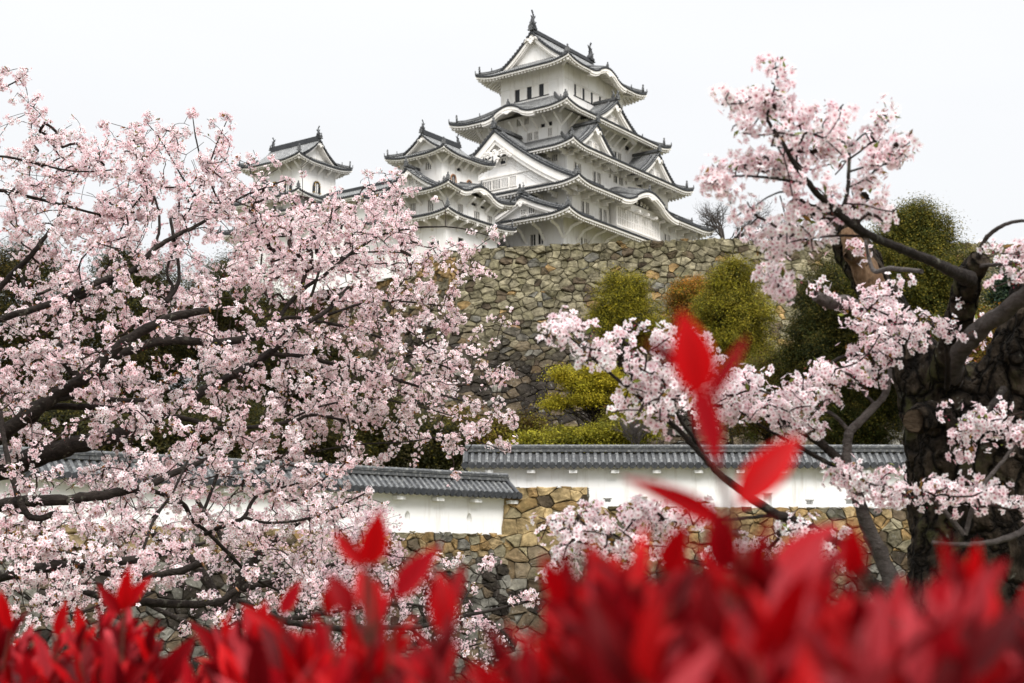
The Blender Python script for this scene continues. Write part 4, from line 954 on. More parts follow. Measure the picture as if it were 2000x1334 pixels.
def crown(m, lobes, size, pal, seed, dens=1.0, tip=None, flat=1.0):
    rg = np.random.default_rng(seed); pal = np.array(pal)
    for c, r in lobes:
        c = np.array(c); r = np.array(r); area = 4 * math.pi * ((r[0] * r[1] * r[2]) ** (2 / 3))
        nc = max(8, int(area * dens / (size * 5.2) ** 2 * 2.6)); u = rand_unit(nc, rg)
        k = rg.uniform(0.60, 1.12, nc) * (1 + 0.10 * np.sin(u[:, 0] * 5 + seed) * np.cos(u[:, 2] * 6)); cc = c + u * r * k[:, None]
        cs = size * rg.uniform(2.2, 5.6, nc); tone = rg.uniform(0.42, 1.5, nc); ci = rg.integers(0, len(pal), nc)
        nl = 62
        off = rg.normal(size=(nc, nl, 3)) * cs[:, None, None] * np.array([0.62, 0.62, 0.5 * flat])
        P = cc[:, None] + off
        nr = u[:, None] * 0.7 + np.array([0, 0, 0.55]) + rg.normal(size=(nc, nl, 3)) * 0.33; nr /= np.linalg.norm(nr, axis=2)[..., None]
        col = pal[ci][:, None] * tone[:, None, None] * rg.uniform(0.85, 1.18, (nc, nl, 1))
        if tip is not None:
            tc_, share = tip; sel = (rg.random((nc, nl)) < share * np.clip(0.4 + u[:, None, 2] * 0.6 + k[:, None] - 0.8, 0.1, 1)); col = np.where(sel[..., None], np.array(tc_) * rg.uniform(0.7, 1.3, (nc, nl, 1)), col)
        leaf_quads(m, P.reshape(-1, 3), nr.reshape(-1, 3), size * rg.uniform(0.6, 1.25, nc * nl), col.reshape(-1, 3), rg)
def gz(x, y): return float(terrain(np.array([x]), np.array([y]))[0]) + ZC
def tree(name, label, cat, Y, lobes_px, size, pal, seed, dens=1.0, tip=None, trunk=None, group=None, tr=0.16, thick=1.0, flat=1.0):
    """lobes_px: (px,py,rx,ry[,dY]) in photo pixels at depth Y -> true metres"""
    k = Y / FPX; lobes = []
    for q in lobes_px:
        px, py, rx, ry = q[:4]; dy = q[4] if len(q) > 4 else 0
        lobes.append((at(px, py, Y + dy), (rx * k, max(rx, ry) * k * 0.8 * thick, ry * k)))
    bx = trunk[0] if trunk else lobes_px[0][0]; X = (bx - 1000) / FPX * Y; g = gz(X, Y)
    root = empty(name, (X, Y, g), 0, label, cat, group or 'evergreens on the slope below the castle'); off = (X, Y, g)
    rl = np.random.default_rng(seed + 900)      # small side lobes break up the outline
    for c, r in list(lobes):
        for _ in range(6):
            u = rand_unit(1, rl)[0]; q = rl.uniform(0.22, 0.46); lobes.append((np.array(c) + u * np.array(r) * 0.93, tuple(np.array(r) * q)))
    m = MB(); rg = np.random.default_rng(seed + 500)
    b = np.array([X, Y, g - 0.3]); top = lobes[0][0] + np.array([0, 0, lobes[0][1][2] * 0.5])
    if top[2] < b[2] + 0.8: top = b + [0, 0, 1.0]
    mid = (b + top) / 2 + rg.normal(0, 0.02, 3) * np.linalg.norm(top - b)
    tube(m, catmull([b, mid, top], 6), np.linspace(tr, tr * 0.3, 13), 7, 0, noise=0.08)
    for c, r in lobes:
        for _ in range(2):
            t = rg.uniform(0.4, 0.95); a = b + (top - b) * t; e_ = np.array(c) + rand_unit(1, rg)[0] * np.array(r) * 0.75
            tube(m, catmull([a, (a + e_) / 2 + [0, 0, 0.05 * np.linalg.norm(e_ - a)], e_], 4), np.linspace(tr * 0.4, tr * 0.08, 9), 5, 0)
    m.build('trunk', BARK_OLD, root, off)
    m = MB(); crown(m, lobes, size, pal, seed, dens, tip, flat); m.build('crown', FOLIAGE, root, off, True)
    return root
tree('evergreen_tree', 'small clipped olive tree against the khaki wall, leftmost of three', 'tree', 94, [(1210, 585, 48, 48), (1195, 630, 36, 50), (1245, 625, 52, 48), (1225, 575, 32, 36), (1270, 650, 28, 32)], 0.115, [OLV, DKG, MOSSY], 61, 1.0, (YGR, 0.30))
tree('evergreen_tree', 'rust-tinged round tree between two greener trees in front of the khaki wall', 'tree', 97, [(1355, 590, 48, 48), (1335, 625, 32, 42), (1380, 640, 42, 58), (1345, 575, 25, 25)], 0.115, [OLV, (0.15, 0.10, 0.02), BRN], 62, 1.0, (RUST, 0.55))
tree('evergreen_tree', 'tall yellow-green pointed tree right of the rust-tinged one', 'tree', 90, [(1432, 560, 48, 50), (1438, 640, 72, 80), (1420, 600, 54, 60), (1470, 690, 46, 60), (1405, 700, 44, 55)], 0.115, [(0.10, 0.10, 0.018), OLV, MOSSY], 63, 1.0, ((0.26, 0.20, 0.022), 0.35))
tree('evergreen_tree', 'dark olive bushy tree below the yellow-green pointed tree', 'tree', 82, [(1500, 760, 60, 70), (1470, 800, 60, 55), (1540, 730, 40, 60)], 0.115, [(0.07, 0.065, 0.018), DKG, BRN], 64, 0.9, (OLV, 0.3))
tree('evergreen_tree', 'dark green tree left of the broken trunk, reaching down to the tiled wall', 'tree', 78, [(1625, 580, 60, 75), (1600, 680, 62, 90), (1680, 690, 80, 120), (1640, 800, 70, 80), (1710, 790, 60, 90), (1590, 620, 35, 60)], 0.115, [(0.035, 0.042, 0.010), (0.028, 0.034, 0.009), (0.07, 0.062, 0.012)], 65, 1.0, ((0.13, 0.10, 0.02), 0.20))
tree('evergreen_tree', 'largest evergreen, broad dark crown against the sky right of the broken trunk', 'tree', 74, [(1790, 450, 62, 48), (1760, 470, 58, 60), (1830, 510, 72, 70), (1780, 560, 100, 90), (1870, 590, 52, 70), (1720, 560, 60, 80), (1800, 660, 110, 70), (1790, 425, 30, 28)], 0.115, [DKG, (0.11, 0.10, 0.014), (0.05, 0.058, 0.013)], 66, 1.0, ((0.24, 0.19, 0.03), 0.28), tr=0.25)
tree('evergreen_tree', 'blue-green pine at the right edge behind the forked trunks', 'tree', 88, [(1975, 570, 40, 22), (1990, 550, 34, 20), (2010, 590, 50, 24)], 0.24, [(0.03, 0.05, 0.035), (0.04, 0.06, 0.03)], 67, 0.9)
tree('evergreen_tree', 'orange-brown shrub glimpsed between the right-hand trunks', 'shrub', 70, [(1950, 650, 50, 40), (1900, 690, 60, 60), (1960, 720, 60, 60)], 0.115, [(0.12, 0.06, 0.018), BRN, OLV], 68, 0.8, (RUST, 0.3))
tree('evergreen_tree', 'pruned yellow-green maple with flat sprays over slender pale stems', 'tree', 72, [(1130, 745, 34, 16), (1165, 760, 36, 15, 1), (1110, 730, 24, 12), (1190, 745, 30, 14), (1145, 775, 32, 13), (1090, 785, 22, 9), (1200, 775, 34, 12, 2), (1170, 728, 26, 10)], 0.115, [YGR, (0.28, 0.24, 0.02), MOSSY], 69, 0.6, None, trunk=(1240,), tr=0.10, flat=0.6)
tree('mounded_shrub', 'low moss-green cloud-pruned mounds along the foot of the big wall', 'shrub', 70, [(1130, 865, 38, 24), (1075, 872, 40, 18), (1185, 850, 42, 26), (1020, 880, 40, 14), (1165, 880, 32, 18), (1230, 830, 50, 34), (1100, 855, 30, 16), (1040, 865, 28, 14)], 0.13, [MOSSY, (0.15, 0.15, 0.018), OLV], 70, 1.2, flat=0.5, tr=0.06)
tree('evergreen_tree', 'thin brown-olive shrub beside the low moss-green mounds', 'shrub', 76, [(960, 860, 60, 35), (900, 850, 50, 40), (1010, 850, 50, 25)], 0.16, [BRN, (0.08, 0.06, 0.018), OLV], 71, 0.7)
for i, (lab, lob) in enumerate((
    ('dark evergreen right of the white gallery, behind the blossom above the lower tiled roof', [(820, 870, 95, 60), (740, 850, 80, 70), (870, 880, 40, 50)]),
    ('dark evergreen mass behind the blossom left of the ochre stone base', [(640, 760, 100, 100), (560, 700, 90, 90), (700, 820, 80, 80), (480, 790, 90, 90)]),
    ('tall dark evergreen behind the blossom under the gallery', [(470, 620, 90, 110), (400, 700, 100, 110), (330, 620, 80, 100), (430, 560, 60, 60)]),
    ('dark evergreen half hidden at the middle of the big cherry tree', [(230, 640, 100, 120), (190, 720, 110, 110), (260, 560, 70, 60), (240, 520, 50, 35)]),
    ('olive evergreen at the left edge behind the blossom', [(60, 600, 90, 110), (20, 680, 90, 110), (110, 700, 80, 100), (50, 520, 60, 50)]),
    ('dark low evergreen just above the left end of the tiled roof', [(300, 850, 120, 60), (420, 850, 100, 60), (180, 850, 110, 60), (60, 850, 100, 60)]),
    ('dark shrub behind the blossom right above the lower roof', [(620, 880, 90, 50), (540, 870, 80, 60)]))):
    tree('evergreen_tree', lab, 'tree', (74, 80, 90, 84, 88, 70, 68)[i], lob, 0.14, [(0.020, 0.022, 0.006), (0.030, 0.030, 0.008), (0.045, 0.036, 0.010)], 80 + i, 0.75, ((0.085, 0.072, 0.012) if i != 4 else (0.12, 0.085, 0.015), 0.25), tr=0.2)

# bare trees on the castle terrace
def bare_tree(px0, py0, hpx, Y, seed, label, spread=1.0):
    rg = np.random.default_rng(seed); k = Y / FPX; b = at(px0, py0, Y); root = empty('bare_tree', b, 0, label, 'tree', 'leafless trees'); m = MB(); tw = MB()
    def grow(p, d, l, r, lev):
        q = p + d * l * 0.5 + rg.normal(0, 0.05, 3) * l; e_ = p + d * l + rg.normal(0, 0.08, 3) * l
        tube(m if lev < 2 else tw, [p, q, e_], [r, r * 0.8, r * 0.6], 5 if lev < 2 else 3, 0, cap=False)
        if lev >= 5: return
        for _ in range(4 if lev < 3 else 3 if lev < 4 else 2):
            t = rg.uniform(0.35, 1.0); s_ = p + (e_ - p) * t; nd = d + rg.normal(0, 0.42 * spread, 3); nd[2] += 0.12; nd /= np.linalg.norm(nd); grow(s_, nd, l * rg.uniform(0.55, 0.8), r * 0.55, lev + 1)
    for _ in range(3):
        d = np.array([rg.normal(0, 0.35 * spread), rg.normal(0, 0.3), 1.0]); d /= np.linalg.norm(d); grow(b - [0, 0, 0.3], d, hpx * k * 0.36, hpx * k * 0.022, 0)
    m.build('trunk', BARK_GREY, root, b); tw.build('twigs', BARK_GREY, root, b)
bare_tree(1418, 486, 150, 128, 5, 'leafless grey tree on the terrace at the right end of the keep', 1.3)
bare_tree(1515, 486, 120, 126, 6, 'leafless grey bush behind the wall, half hidden by the upper blossom spray', 1.2)
bare_tree(1250, 884, 110, 66, 8, 'slender pale leafless shrub above the tiled wall, beside the moss-green mounds', 0.9)

from mathutils import noise as mnoise
CUT_OLD = m_bark('weathered_cut', (0.055, 0.040, 0.026), (0.11, 0.078, 0.05), (0.03, 0.026, 0.018), 20.0)
# ------------------------------------------------------------------ cherry trees
def flower_template():
    V, F, C = [], [], []
    for k in range(5):
        a = k / 5 * 2 * math.pi; ca, sa = math.cos(a), math.sin(a)
        p = [(0.05, 0, 0.0), (0.52, -0.36, 0.16), (0.98, -0.20, 0.20), (0.88, 0.0, 0.17), (0.98, 0.20, 0.20), (0.52, 0.36, 0.16)]
        V += [(x * ca - y * sa, x * sa + y * ca, z) for x, y, z in p]; b = k * 6
        F.append([b, b + 1, b + 2, b + 3, b + 4, b + 5]); C += [(0.78, 0.42, 0.48)] + [(1, 1, 1)] * 5
    b = 30; V += [(0.17 * math.cos(t), 0.17 * math.sin(t), 0.07) for t in np.arange(5) / 5 * 2 * math.pi] + [(0, 0, 0.16)]
    C += [(0.40, 0.035, 0.075)] * 5 + [(0.42, 0.06, 0.07)]
    F2 = [[b + i, b + (i + 1) % 5, b + 5] for i in range(5)]
    # calyx behind
    return np.array(V), np.array(F), np.array(F2), np.array(C)
FT = flower_template()
def frames(nrm, rg):
    n = len(nrm); a = np.cross(nrm, rand_unit(n, rg)); a /= np.linalg.norm(a, axis=1)[:, None] + 1e-9; b = np.cross(nrm, a); return a, b
def add_flowers(m, C, nrm, size, tint, rg):
    V, F, F2, CC = FT; n = len(C); a, b = frames(nrm, rg); T = len(V); s = size[:, None, None]
    cup = rg.uniform(0.3, 2.2, n)[:, None, None]
    X = C[:, None] + s * (V[None, :, :1] * a[:, None] + V[None, :, 1:2] * b[:, None] + V[None, :, 2:] * cup * nrm[:, None])
    col = CC[None] * tint[:, None]; base = np.arange(n)[:, None, None] * T
    f1 = (F[None] + base).reshape(-1, 6); f2 = (F2[None] + base).reshape(-1, 3)
    m.add(X, [f1, f2], 0, False, col.reshape(-1, 3))
def add_buds(m, C, d, size, col, rg):
    """small closed buds and calyces: stretched four-sided spindles"""
    n = len(C); a, b = frames(d, rg); s = size[:, None]
    V = np.stack([C - d * s, C + a * s * 0.38, C + b * s * 0.38, C - a * s * 0.38, C - b * s * 0.38, C + d * s * 1.1], 1); o = np.arange(n)[:, None, None] * 6
    F = np.array([[0, 2, 1], [0, 3, 2], [0, 4, 3], [0, 1, 4], [5, 1, 2], [5, 2, 3], [5, 3, 4], [5, 4, 1]])
    m.add(V, (F[None] + o).reshape(-1, 3), 0, False, np.repeat(col, 6, 0))

class Cherry:
    def __init__(s, label, root_px, Y, seed, tint=(0.925, 0.80, 0.812), ys=1.0):
        Y *= ys; s.ys = ys; s.tips = []
        s.rg = np.random.default_rng(seed); b = at(root_px, 1000, Y); g = gz(b[0], Y); s.org = np.array([b[0], Y, g])
        s.root = empty('cherry_tree', s.org, 0, label, 'cherry tree', 'cherry trees in blossom'); s.limb = MB(); s.nodes = []; s.par = []; s.tint = np.array(tint); s.clusters = []; s.cut = []; s.first = []
    def branch(s, pts, n=8, mat_=0, noise=0.05, cut=False, node=True, per=6, wob=0.012, rough=0.0):
        """pts: (px,py,Y,radius px)"""
        P = np.array([at(p[0], p[1], p[2] * s.ys) for p in pts]); R = np.array([p[3] * (0.76 if s.ys > 1 else 1) * p[2] * s.ys / FPX for p in pts])
        if pts[-1][3] < 3.5: s.tips.append((P[-1], P[max(0, len(P) - 3):]))
        Q = catmull(P, per); t = np.linspace(0, len(P) - 1, len(Q)); r = np.interp(t, np.arange(len(P)), R)
        if wob: Q[1:-1] += s.rg.normal(0, wob, Q[1:-1].shape) * r[1:-1, None] * 8
        r = r * (1 + s.rg.normal(0, 0.04, len(r)))
        if rough:      # gnarled bark with real lumps and furrows
            per2 = 34; Q2 = catmull(P, per2); t2 = np.linspace(0, len(P) - 1, len(Q2)); tm = MB(); tube(tm, Q2, np.interp(t2, np.arange(len(P)), R), 110, 0, True, True)
            V = tm.v[0]; cen = np.repeat(Q2, 110, 0); dv = V - cen; rr_ = np.linalg.norm(dv, axis=1)[:, None] + 1e-9; dv = dv / rr_
            f = np.array([mnoise.fractal(Vector((v[0] * 3.5, v[1] * 3.5, v[2] * 2.2)), 1.0, 2.0, 3) * 0.55 + abs(mnoise.noise(Vector((v[0] * 17, v[1] * 17, v[2] * 5)))) * 0.75 + mnoise.fractal(Vector((v[0] * 34, v[1] * 34, v[2] * 22)), 1.0, 2.0, 3) * 0.24 for v in V])
            tm.v[0] = V + dv * (f * rough)[:, None] ; s.limb.add(tm.v[0], tm.f[0], mat_, True); s.limb.add(tm.v[1], [tm.f[1][0] - len(tm.v[0]), tm.f[2][0] - len(tm.v[0])], mat_)
        else: tube(s.limb, Q, r, n, mat_, True, True, noise)
        if cut:
            e_ = Q[-1]; d = Q[-1] - Q[-2]; d /= np.linalg.norm(d); cm = MB(); s.cut.append(cm); tube(cm, [e_ - d * 0.004, e_ + d * 0.008], [r[-1] * 0.9] * 2, 14, 0, False)
        if node:
            for q, rr in zip(Q, r): s.nodes.append(q); s.par.append(-1); s.first.append(rr)
    def grow(s, targets, sag=0.12):
        """join each blossom cluster to the nearest wood with a thin curved twig"""
        rg = s.rg; nodes = np.array(s.nodes); par = list(s.par); n0 = len(nodes); targets = np.array(targets); left = np.ones(len(targets), bool)
        bd = np.full(len(targets), 1e9); bi = np.zeros(len(targets), int)
        for k in range(0, n0, 400):
            d = np.linalg.norm(targets[:, None] - nodes[None, k:k + 400], axis=2); j = d.argmin(1); v = d[np.arange(len(d)), j]; u = v < bd; bd[u] = v[u]; bi[u] = j[u] + k
        N_ = [q for q in nodes]; s.tip = []; chains = []
        for _ in range(len(targets)):
            i = np.where(left, bd, 1e9).argmin(); left[i] = False; a = N_[bi[i]]; b = targets[i]; L = np.linalg.norm(b - a); k = max(2, min(6, int(L / 0.07) + 1))
            bow = rg.normal(0, 0.10, 3) * L; bow[2] += sag * L * rg.uniform(-0.5, 1); last = bi[i]; new = []
            for t in np.linspace(0, 1, k + 1)[1:]:
                q = a + (b - a) * t + bow * 4 * t * (1 - t) * 0.5 + (rg.normal(0, 0.010, 3) * min(L, 0.6) if t < 1 else 0); N_.append(q); par.append(last); last = len(N_) - 1; new.append(last)
            chains.append((bi[i], new)); s.tip.append(last)
            q = np.array([N_[z] for z in new]); d = np.linalg.norm(targets[:, None] - q[None], axis=2) * 1.02; j = d.argmin(1); v = d[np.arange(len(d)), j]; u = (v < bd) & left; bd[u] = v[u]; bi[u] = np.array(new)[j[u]]
        cnt = np.zeros(len(N_))
        for t in s.tip: cnt[t] += 1
        for z in range(len(N_) - 1, n0 - 1, -1): cnt[par[z]] += cnt[z]
        s.N = np.array(N_); s.P = par; m = MB(); P = s.N
        for st, new in chains:
            ids = [st] + new; c = np.array([max(cnt[z], 1) for z in new]); r = 0.0019 * c ** 0.40 + 0.0006
            r = np.concatenate([[r[0] * 1.05], r]); tube(m, P[ids], np.minimum(r, 0.022), 5 if r[0] > 0.004 else 4, 0, True, False)
        s.twig = m
    def bloom(s, nspur=3, per=4.2, size=0.0185, leaf=0.8, spread=0.042, bud=1.0, leafcol=((0.14, 0.075, 0.022), (0.12, 0.13, 0.03)), along=0.16):
        rg = s.rg; m = MB(); lf = MB(); C, Nn, S, T = [], [], [], []; LC, LN, LS, LCol = [], [], [], []; BC, BD, BS, BCol = [], [], [], []
        for t in s.tip:
            if rg.random() < getattr(s, 'bare', 0): continue
            tone = np.clip(rg.normal(0.98, 0.09), 0.72, 1.10); pk = rg.uniform(-0.05, 0.06); dead = rg.random()
            a = s.N[t]; b = s.N[s.P[t]] if s.P[t] >= 0 else a - [0, 0, .05]; d = (b - a); L = np.linalg.norm(d) + 1e-6; d = d / L
            for k in range(rg.poisson(nspur - 1) + 1):
                sp = a + d * rg.uniform(0, min(along, L * 1.5)) + rg.normal(0, 0.012, 3)
                nf = rg.poisson(per); 
                if nf:
                    u = rand_unit(nf, rg); u[:, 2] += 0.12; u -= d * 0.15; u[:, 1] -= 0.12; u /= np.linalg.norm(u, axis=1)[:, None]
                    C.append(sp + u * spread * rg.uniform(0.55, 1.15, nf)[:, None]); w = u + rg.normal(0, 0.35, (nf, 3)); Nn.append(w / np.linalg.norm(w, axis=1)[:, None]); S.append(size * rg.uniform(0.82, 1.15, nf))
                    tt = s.tint * tone * rg.uniform(0.84, 1.10, (nf, 1)); tt = tt - np.array([0, 1, 0.8]) * (pk + rg.normal(0, 0.03, (nf, 1))); T.append(tt)
                    nb = rg.poisson(bud * nf * 0.42)
                    if nb:
                        u2 = rand_unit(nb, rg); BC.append(sp + u2 * spread * rg.uniform(0.3, 0.95, nb)[:, None]); BD.append(u2); BS.append(rg.uniform(0.004, 0.0075, nb))
                        BCol.append(np.where(rg.random((nb, 1)) < 0.62, [[0.20, 0.045, 0.035]], [[0.50, 0.10, 0.17]]) * rg.uniform(0.7, 1.2, (nb, 1)))
                nl = rg.poisson(leaf)
                if nl:
                    u3 = rand_unit(nl, rg); u3[:, 2] += 0.5; u3 /= np.linalg.norm(u3, axis=1)[:, None]; LC.append(sp + u3 * 0.028); LN.append(rand_unit(nl, rg)); LS.append(rg.uniform(0.018, 0.042, nl)); lc = np.array(leafcol); LCol.append(lc[rg.integers(0, 2, nl)] * rg.uniform(0.6, 1.5, (nl, 1)))
        add_flowers(m, np.concatenate(C), np.concatenate(Nn), np.concatenate(S), np.clip(np.concatenate(T), 0.05, 0.97), rg)
        if BC: add_buds(m, np.concatenate(BC), np.concatenate(BD), np.concatenate(BS), np.concatenate(BCol), rg)
        if LC: leaf_quads(lf, np.concatenate(LC), np.concatenate(LN), np.concatenate(LS), np.concatenate(LCol), rg, 0.42)
        s.limb.build('trunk', [BARK, BARK_OLD, BARK_GREY, WOOD], s.root, s.org)
        for cm in s.cut: cm.build('sawn_end', CUT if s.org[1] > 7 else CUT_OLD, s.root, s.org)
        s.twig.build('twigs', TWIG, s.root, s.org); m.build('blossom', PETAL, s.root, s.org, True)
        if lf.n: lf.build('young_leaves', FOLIAGE, s.root, s.org, True)
        print('flowers', sum(map(len, C)), 'twig nodes', len(s.N))
    def tip_targets(s, n=7, jit=0.09):
        o = []
        for e_, seg in s.tips:
            for _ in range(n):
                q = seg[s.rg.integers(len(seg) - 1)] if s.rg.random() < 0.5 else e_; o.append(q + (e_ - q) * s.rg.random() + s.rg.normal(0, jit, 3))
            o.append(e_ + s.rg.normal(0, 0.02, 3))
        return o
    def nearest_depth(s, px, py, sig=0.6):
        q = np.array(s.nodes); x, y = s._px if hasattr(s, '_px') and len(s._px[0]) == len(q) else to_px(q); s._px = (x, y)
        d = np.hypot(x - px, y - py); j = np.argsort(d)[:25]; w = s.rg.choice(j[:25]); return q[w, 1] + s.rg.normal(0, sig)

# the near cherry on the left
LCH = Cherry('large pink cherry tree in full blossom filling the left half', -420, 9.5, 101, ys=1.3)
B = LCH.branch
B([(-420, 1320, 9.5, 95), (-400, 1150, 9.5, 80), (-330, 1040, 9.4, 60), (-200, 990, 9.2, 46)], 12, wob=0.0)
B([(-200, 990, 9.2, 42), (-70, 950, 9.1, 34), (8, 915, 9.0, 29), (110, 880, 9.0, 26), (225, 850, 9.1, 20), (330, 800, 9.4, 15), (430, 745, 9.8, 11), (500, 705, 10.2, 8), (560, 660, 10.5, 5)], 10)
B([(-200, 980, 9.2, 36), (-60, 890, 8.8, 26), (0, 850, 8.6, 22), (60, 806, 8.5, 19), (125, 762, 8.5, 17), (170, 733, 8.4, 15), (215, 690, 8.4, 13.5), (262, 655, 8.4, 13), (337, 620, 8.4, 12), (409, 605, 8.4, 9.5)], 10, cut=True)
B([(190, 712, 8.6, 12), (250, 685, 8.7, 12), (322, 666, 8.8, 11.5), (400, 668, 8.9, 11), (461, 665, 9.0, 10), (562, 643, 9.2, 8.5), (637, 608, 9.4, 6), (680, 560, 9.6, 3.5)], 9)
B([(-160, 700, 8.8, 13), (0, 624, 8.6, 10), (75, 601, 8.6, 9), (161, 567, 8.7, 8.5), (198, 548, 8.8, 8.5), (262, 526, 9.0, 8), (300, 488, 9.1, 7), (348, 458, 9.2, 6), (393, 436, 9.3, 4.5), (468, 387, 9.6, 3.2), (562, 350, 9.9, 2)], 8)
B([(124, 655, 8.7, 9), (120, 600, 8.7, 9), (180, 570, 8.8, 7), (255, 532, 9.0, 6)], 8)
B([(150, 735, 8.6, 12), (118, 690, 8.6, 10), (124, 650, 8.7, 9)], 8)
B([(-80, 700, 9.0, 12), (0, 764, 8.8, 12), (45, 798, 8.6, 12)], 8)
B([(45, 800, 8.6, 12), (85, 784, 8.5, 8.5), (124, 777, 8.5, 8), (157, 774, 8.5, 7.5), (221, 781, 8.4, 6.5), (285, 781, 8.4, 5.5)], 8, cut=True)
B([(60, 822, 8.7, 12), (90, 797, 8.6, 9), (150, 794, 8.6, 8.5), (210, 798, 8.6, 8), (318, 811, 8.8, 7), (380, 822, 8.9, 6), (427, 836, 9.0, 5), (494, 834, 9.2, 5), (573, 822, 9.4, 4.5), (614, 811, 9.5, 4), (700, 826, 9.8, 2.5)], 8)
B([(-260, 1010, 9.3, 34), (-100, 1000, 8.4, 20), (34, 981, 8.0, 15), (131, 976, 7.9, 14), (210, 965, 7.9, 12.5), (281, 950, 8.0, 11), (356, 918, 8.3, 8), (420, 890, 8.6, 5)], 9)
B([(-260, 1120, 9.3, 34), (-90, 1145, 7.8, 20), (0, 1126, 7.4, 15), (94, 1107, 7.3, 14), (157, 1103, 7.3, 12), (243, 1096, 7.4, 11), (318, 1081, 7.6, 8), (400, 1060, 7.8, 4)], 9)
B([(130, 1104, 7.4, 8), (250, 1125, 7.4, 9), (337, 1118, 7.4, 10), (395, 1100, 7.4, 10)], 9, cut=True)
B([(290, 955, 8.3, 6), (356, 983, 8.6, 6), (376, 1017, 8.7, 5.5), (401, 1036, 8.8, 5), (450, 1085, 9.0, 5), (487, 1122, 9.2, 4.5), (525, 1145, 9.4, 3.5), (600, 1180, 9.8, 2)], 7)
B([(277, 1080, 7.6, 4.5), (300, 1017, 7.8, 4.2), (337, 961, 8.0, 4), (375, 882, 8.3, 3), (400, 830, 8.5, 2)], 6)
B([(386, 1030, 8.6, 4.5), (416, 950, 8.7, 4.2), (450, 852, 8.9, 3.8), (465, 800, 9.0, 3), (480, 740, 9.2, 2)], 6)
B([(401, 1043, 8.7, 6), (440, 1025, 8.6, 5.8), (476, 1010, 8.6, 5.5), (498, 972, 8.7, 4.5), (540, 955, 8.8, 3), (600, 940, 9, 2)], 7)
B([(476, 1010, 8.6, 4.8), (525, 1021, 8.6, 4.2), (600, 1013, 8.7, 3.8), (660, 990, 8.8, 3), (720, 960, 9.0, 2)], 6)
B([(150, 1150, 7.6, 8), (220, 1172, 7.6, 10), (290, 1176, 7.6, 10.5), (350, 1181, 7.6, 10.5), (425, 1176, 7.6, 10), (463, 1152, 7.6, 8)], 9, cut=True)
B([(463, 1172, 7.7, 7), (565, 1214, 7.9, 8), (650, 1227, 8.1, 7.5), (740, 1226, 8.3, 6.5), (820, 1224, 8.5, 6), (880, 1208, 8.6, 5), (960, 1192, 8.8, 4), (1036, 1174, 9.0, 3.2)], 7)
B([(800, 1226, 8.5, 5), (840, 1258, 8.6, 4), (892, 1278, 8.7, 3.5), (960, 1322, 8.9, 3), (1010, 1370, 9.1, 2)], 6)
B([(880, 1208, 8.6, 3), (920, 1150, 8.8, 2.5), (950, 1100, 9.0, 1.8)], 5)
B([(430, 745, 9.8, 9), (480, 725, 9.6, 8), (525, 692, 9.5, 7.5), (570, 650, 9.5, 6), (600, 600, 9.6, 4), (626, 518, 9.7, 3.5), (640, 460, 9.8, 2.5), (650, 400, 9.9, 1.8)], 7)
B([(525, 691, 9.5, 6), (600, 697, 9.5, 6), (640, 708, 9.6, 5.5), (700, 720, 9.7, 5), (730, 728, 9.7, 4.5), (808, 752, 9.8, 3.5), (860, 770, 10, 2.5), (930, 790, 10.2, 1.6)], 7)
B([(500, 650, 9.3, 5), (560, 620, 9.4, 5), (640, 632, 9.5, 4.8), (700, 643, 9.6, 4.2), (760, 668, 9.7, 3.6), (820, 696, 9.8, 3), (880, 720, 10, 2)], 6)
B([(530, 640, 9.4, 6), (580, 575, 9.6, 5.5), (640, 533, 9.7, 5), (664, 512, 9.7, 4.8), (700, 485, 9.8, 4.2), (739, 461, 9.9, 3.8), (790, 448, 10, 3.2), (840, 443, 10.1, 2.6), (900, 446, 10.2, 1.8), (960, 462, 10.3, 1.2)], 6)
B([(640, 515, 9.8, 3.2), (685, 497, 9.9, 2.8), (730, 492, 10, 2.4), (784, 494, 10.1, 1.8), (830, 510, 10.2, 1.2)], 5)
B([(640, 615, 9.5, 4), (720, 590, 9.7, 3.2), (800, 590, 9.9, 2.6), (880, 600, 10.1, 1.8)], 5)
B([(-150, 380, 9.0, 7), (0, 372, 9.0, 5), (56, 384, 9.1, 4.5), (120, 400, 9.2, 4), (200, 420, 9.4, 3), (280, 430, 9.6, 2)], 6)
B([(-120, 300, 9.0, 6), (0, 305, 9.0, 3.6), (56, 316, 9.1, 3.2), (150, 335, 9.2, 2.6), (240, 330, 9.4, 1.6)], 6)
B([(-160, 720, 9.2, 14), (-60, 640, 9.3, 10), (0, 562, 9.4, 8.5), (34, 526, 9.4, 8), (67, 492, 9.4, 7), (110, 430, 9.5, 4), (130, 380, 9.5, 3), (170, 310, 9.6, 2)], 8)
B([(37, 526, 9.4, 5), (60, 575, 9.3, 4.5), (110, 560, 9.3, 4), (160, 540, 9.4, 3)], 6)
B([(300, 488, 9.1, 4), (311, 450, 9.2, 4), (309, 410, 9.3, 3.5), (295, 370, 9.4, 3), (270, 320, 9.6, 2), (262, 270, 9.7, 1.5)], 6)
B([(431, 402, 9.5, 3), (397, 324, 9.6, 2.5), (382, 267, 9.7, 2), (376, 224, 9.8, 1.2)], 5)
B([(397, 402, 9.4, 3), (356, 346, 9.5, 2.5), (315, 275, 9.6, 2), (288, 241, 9.7, 1.2)], 5)
B([(367, 395, 9.4, 3), (393, 361, 9.5, 2.6), (423, 282, 9.6, 2), (446, 228, 9.7, 1.2)], 5)
B([(340, 470, 9.2, 5), (333, 430, 9.3, 4), (350, 540, 9.2, 5), (326, 590, 9.1, 5)], 6)
B([(326, 590, 9.1, 5), (337, 560, 9.2, 4.5), (326, 530, 9.2, 4), (345, 470, 9.3, 3)], 6)
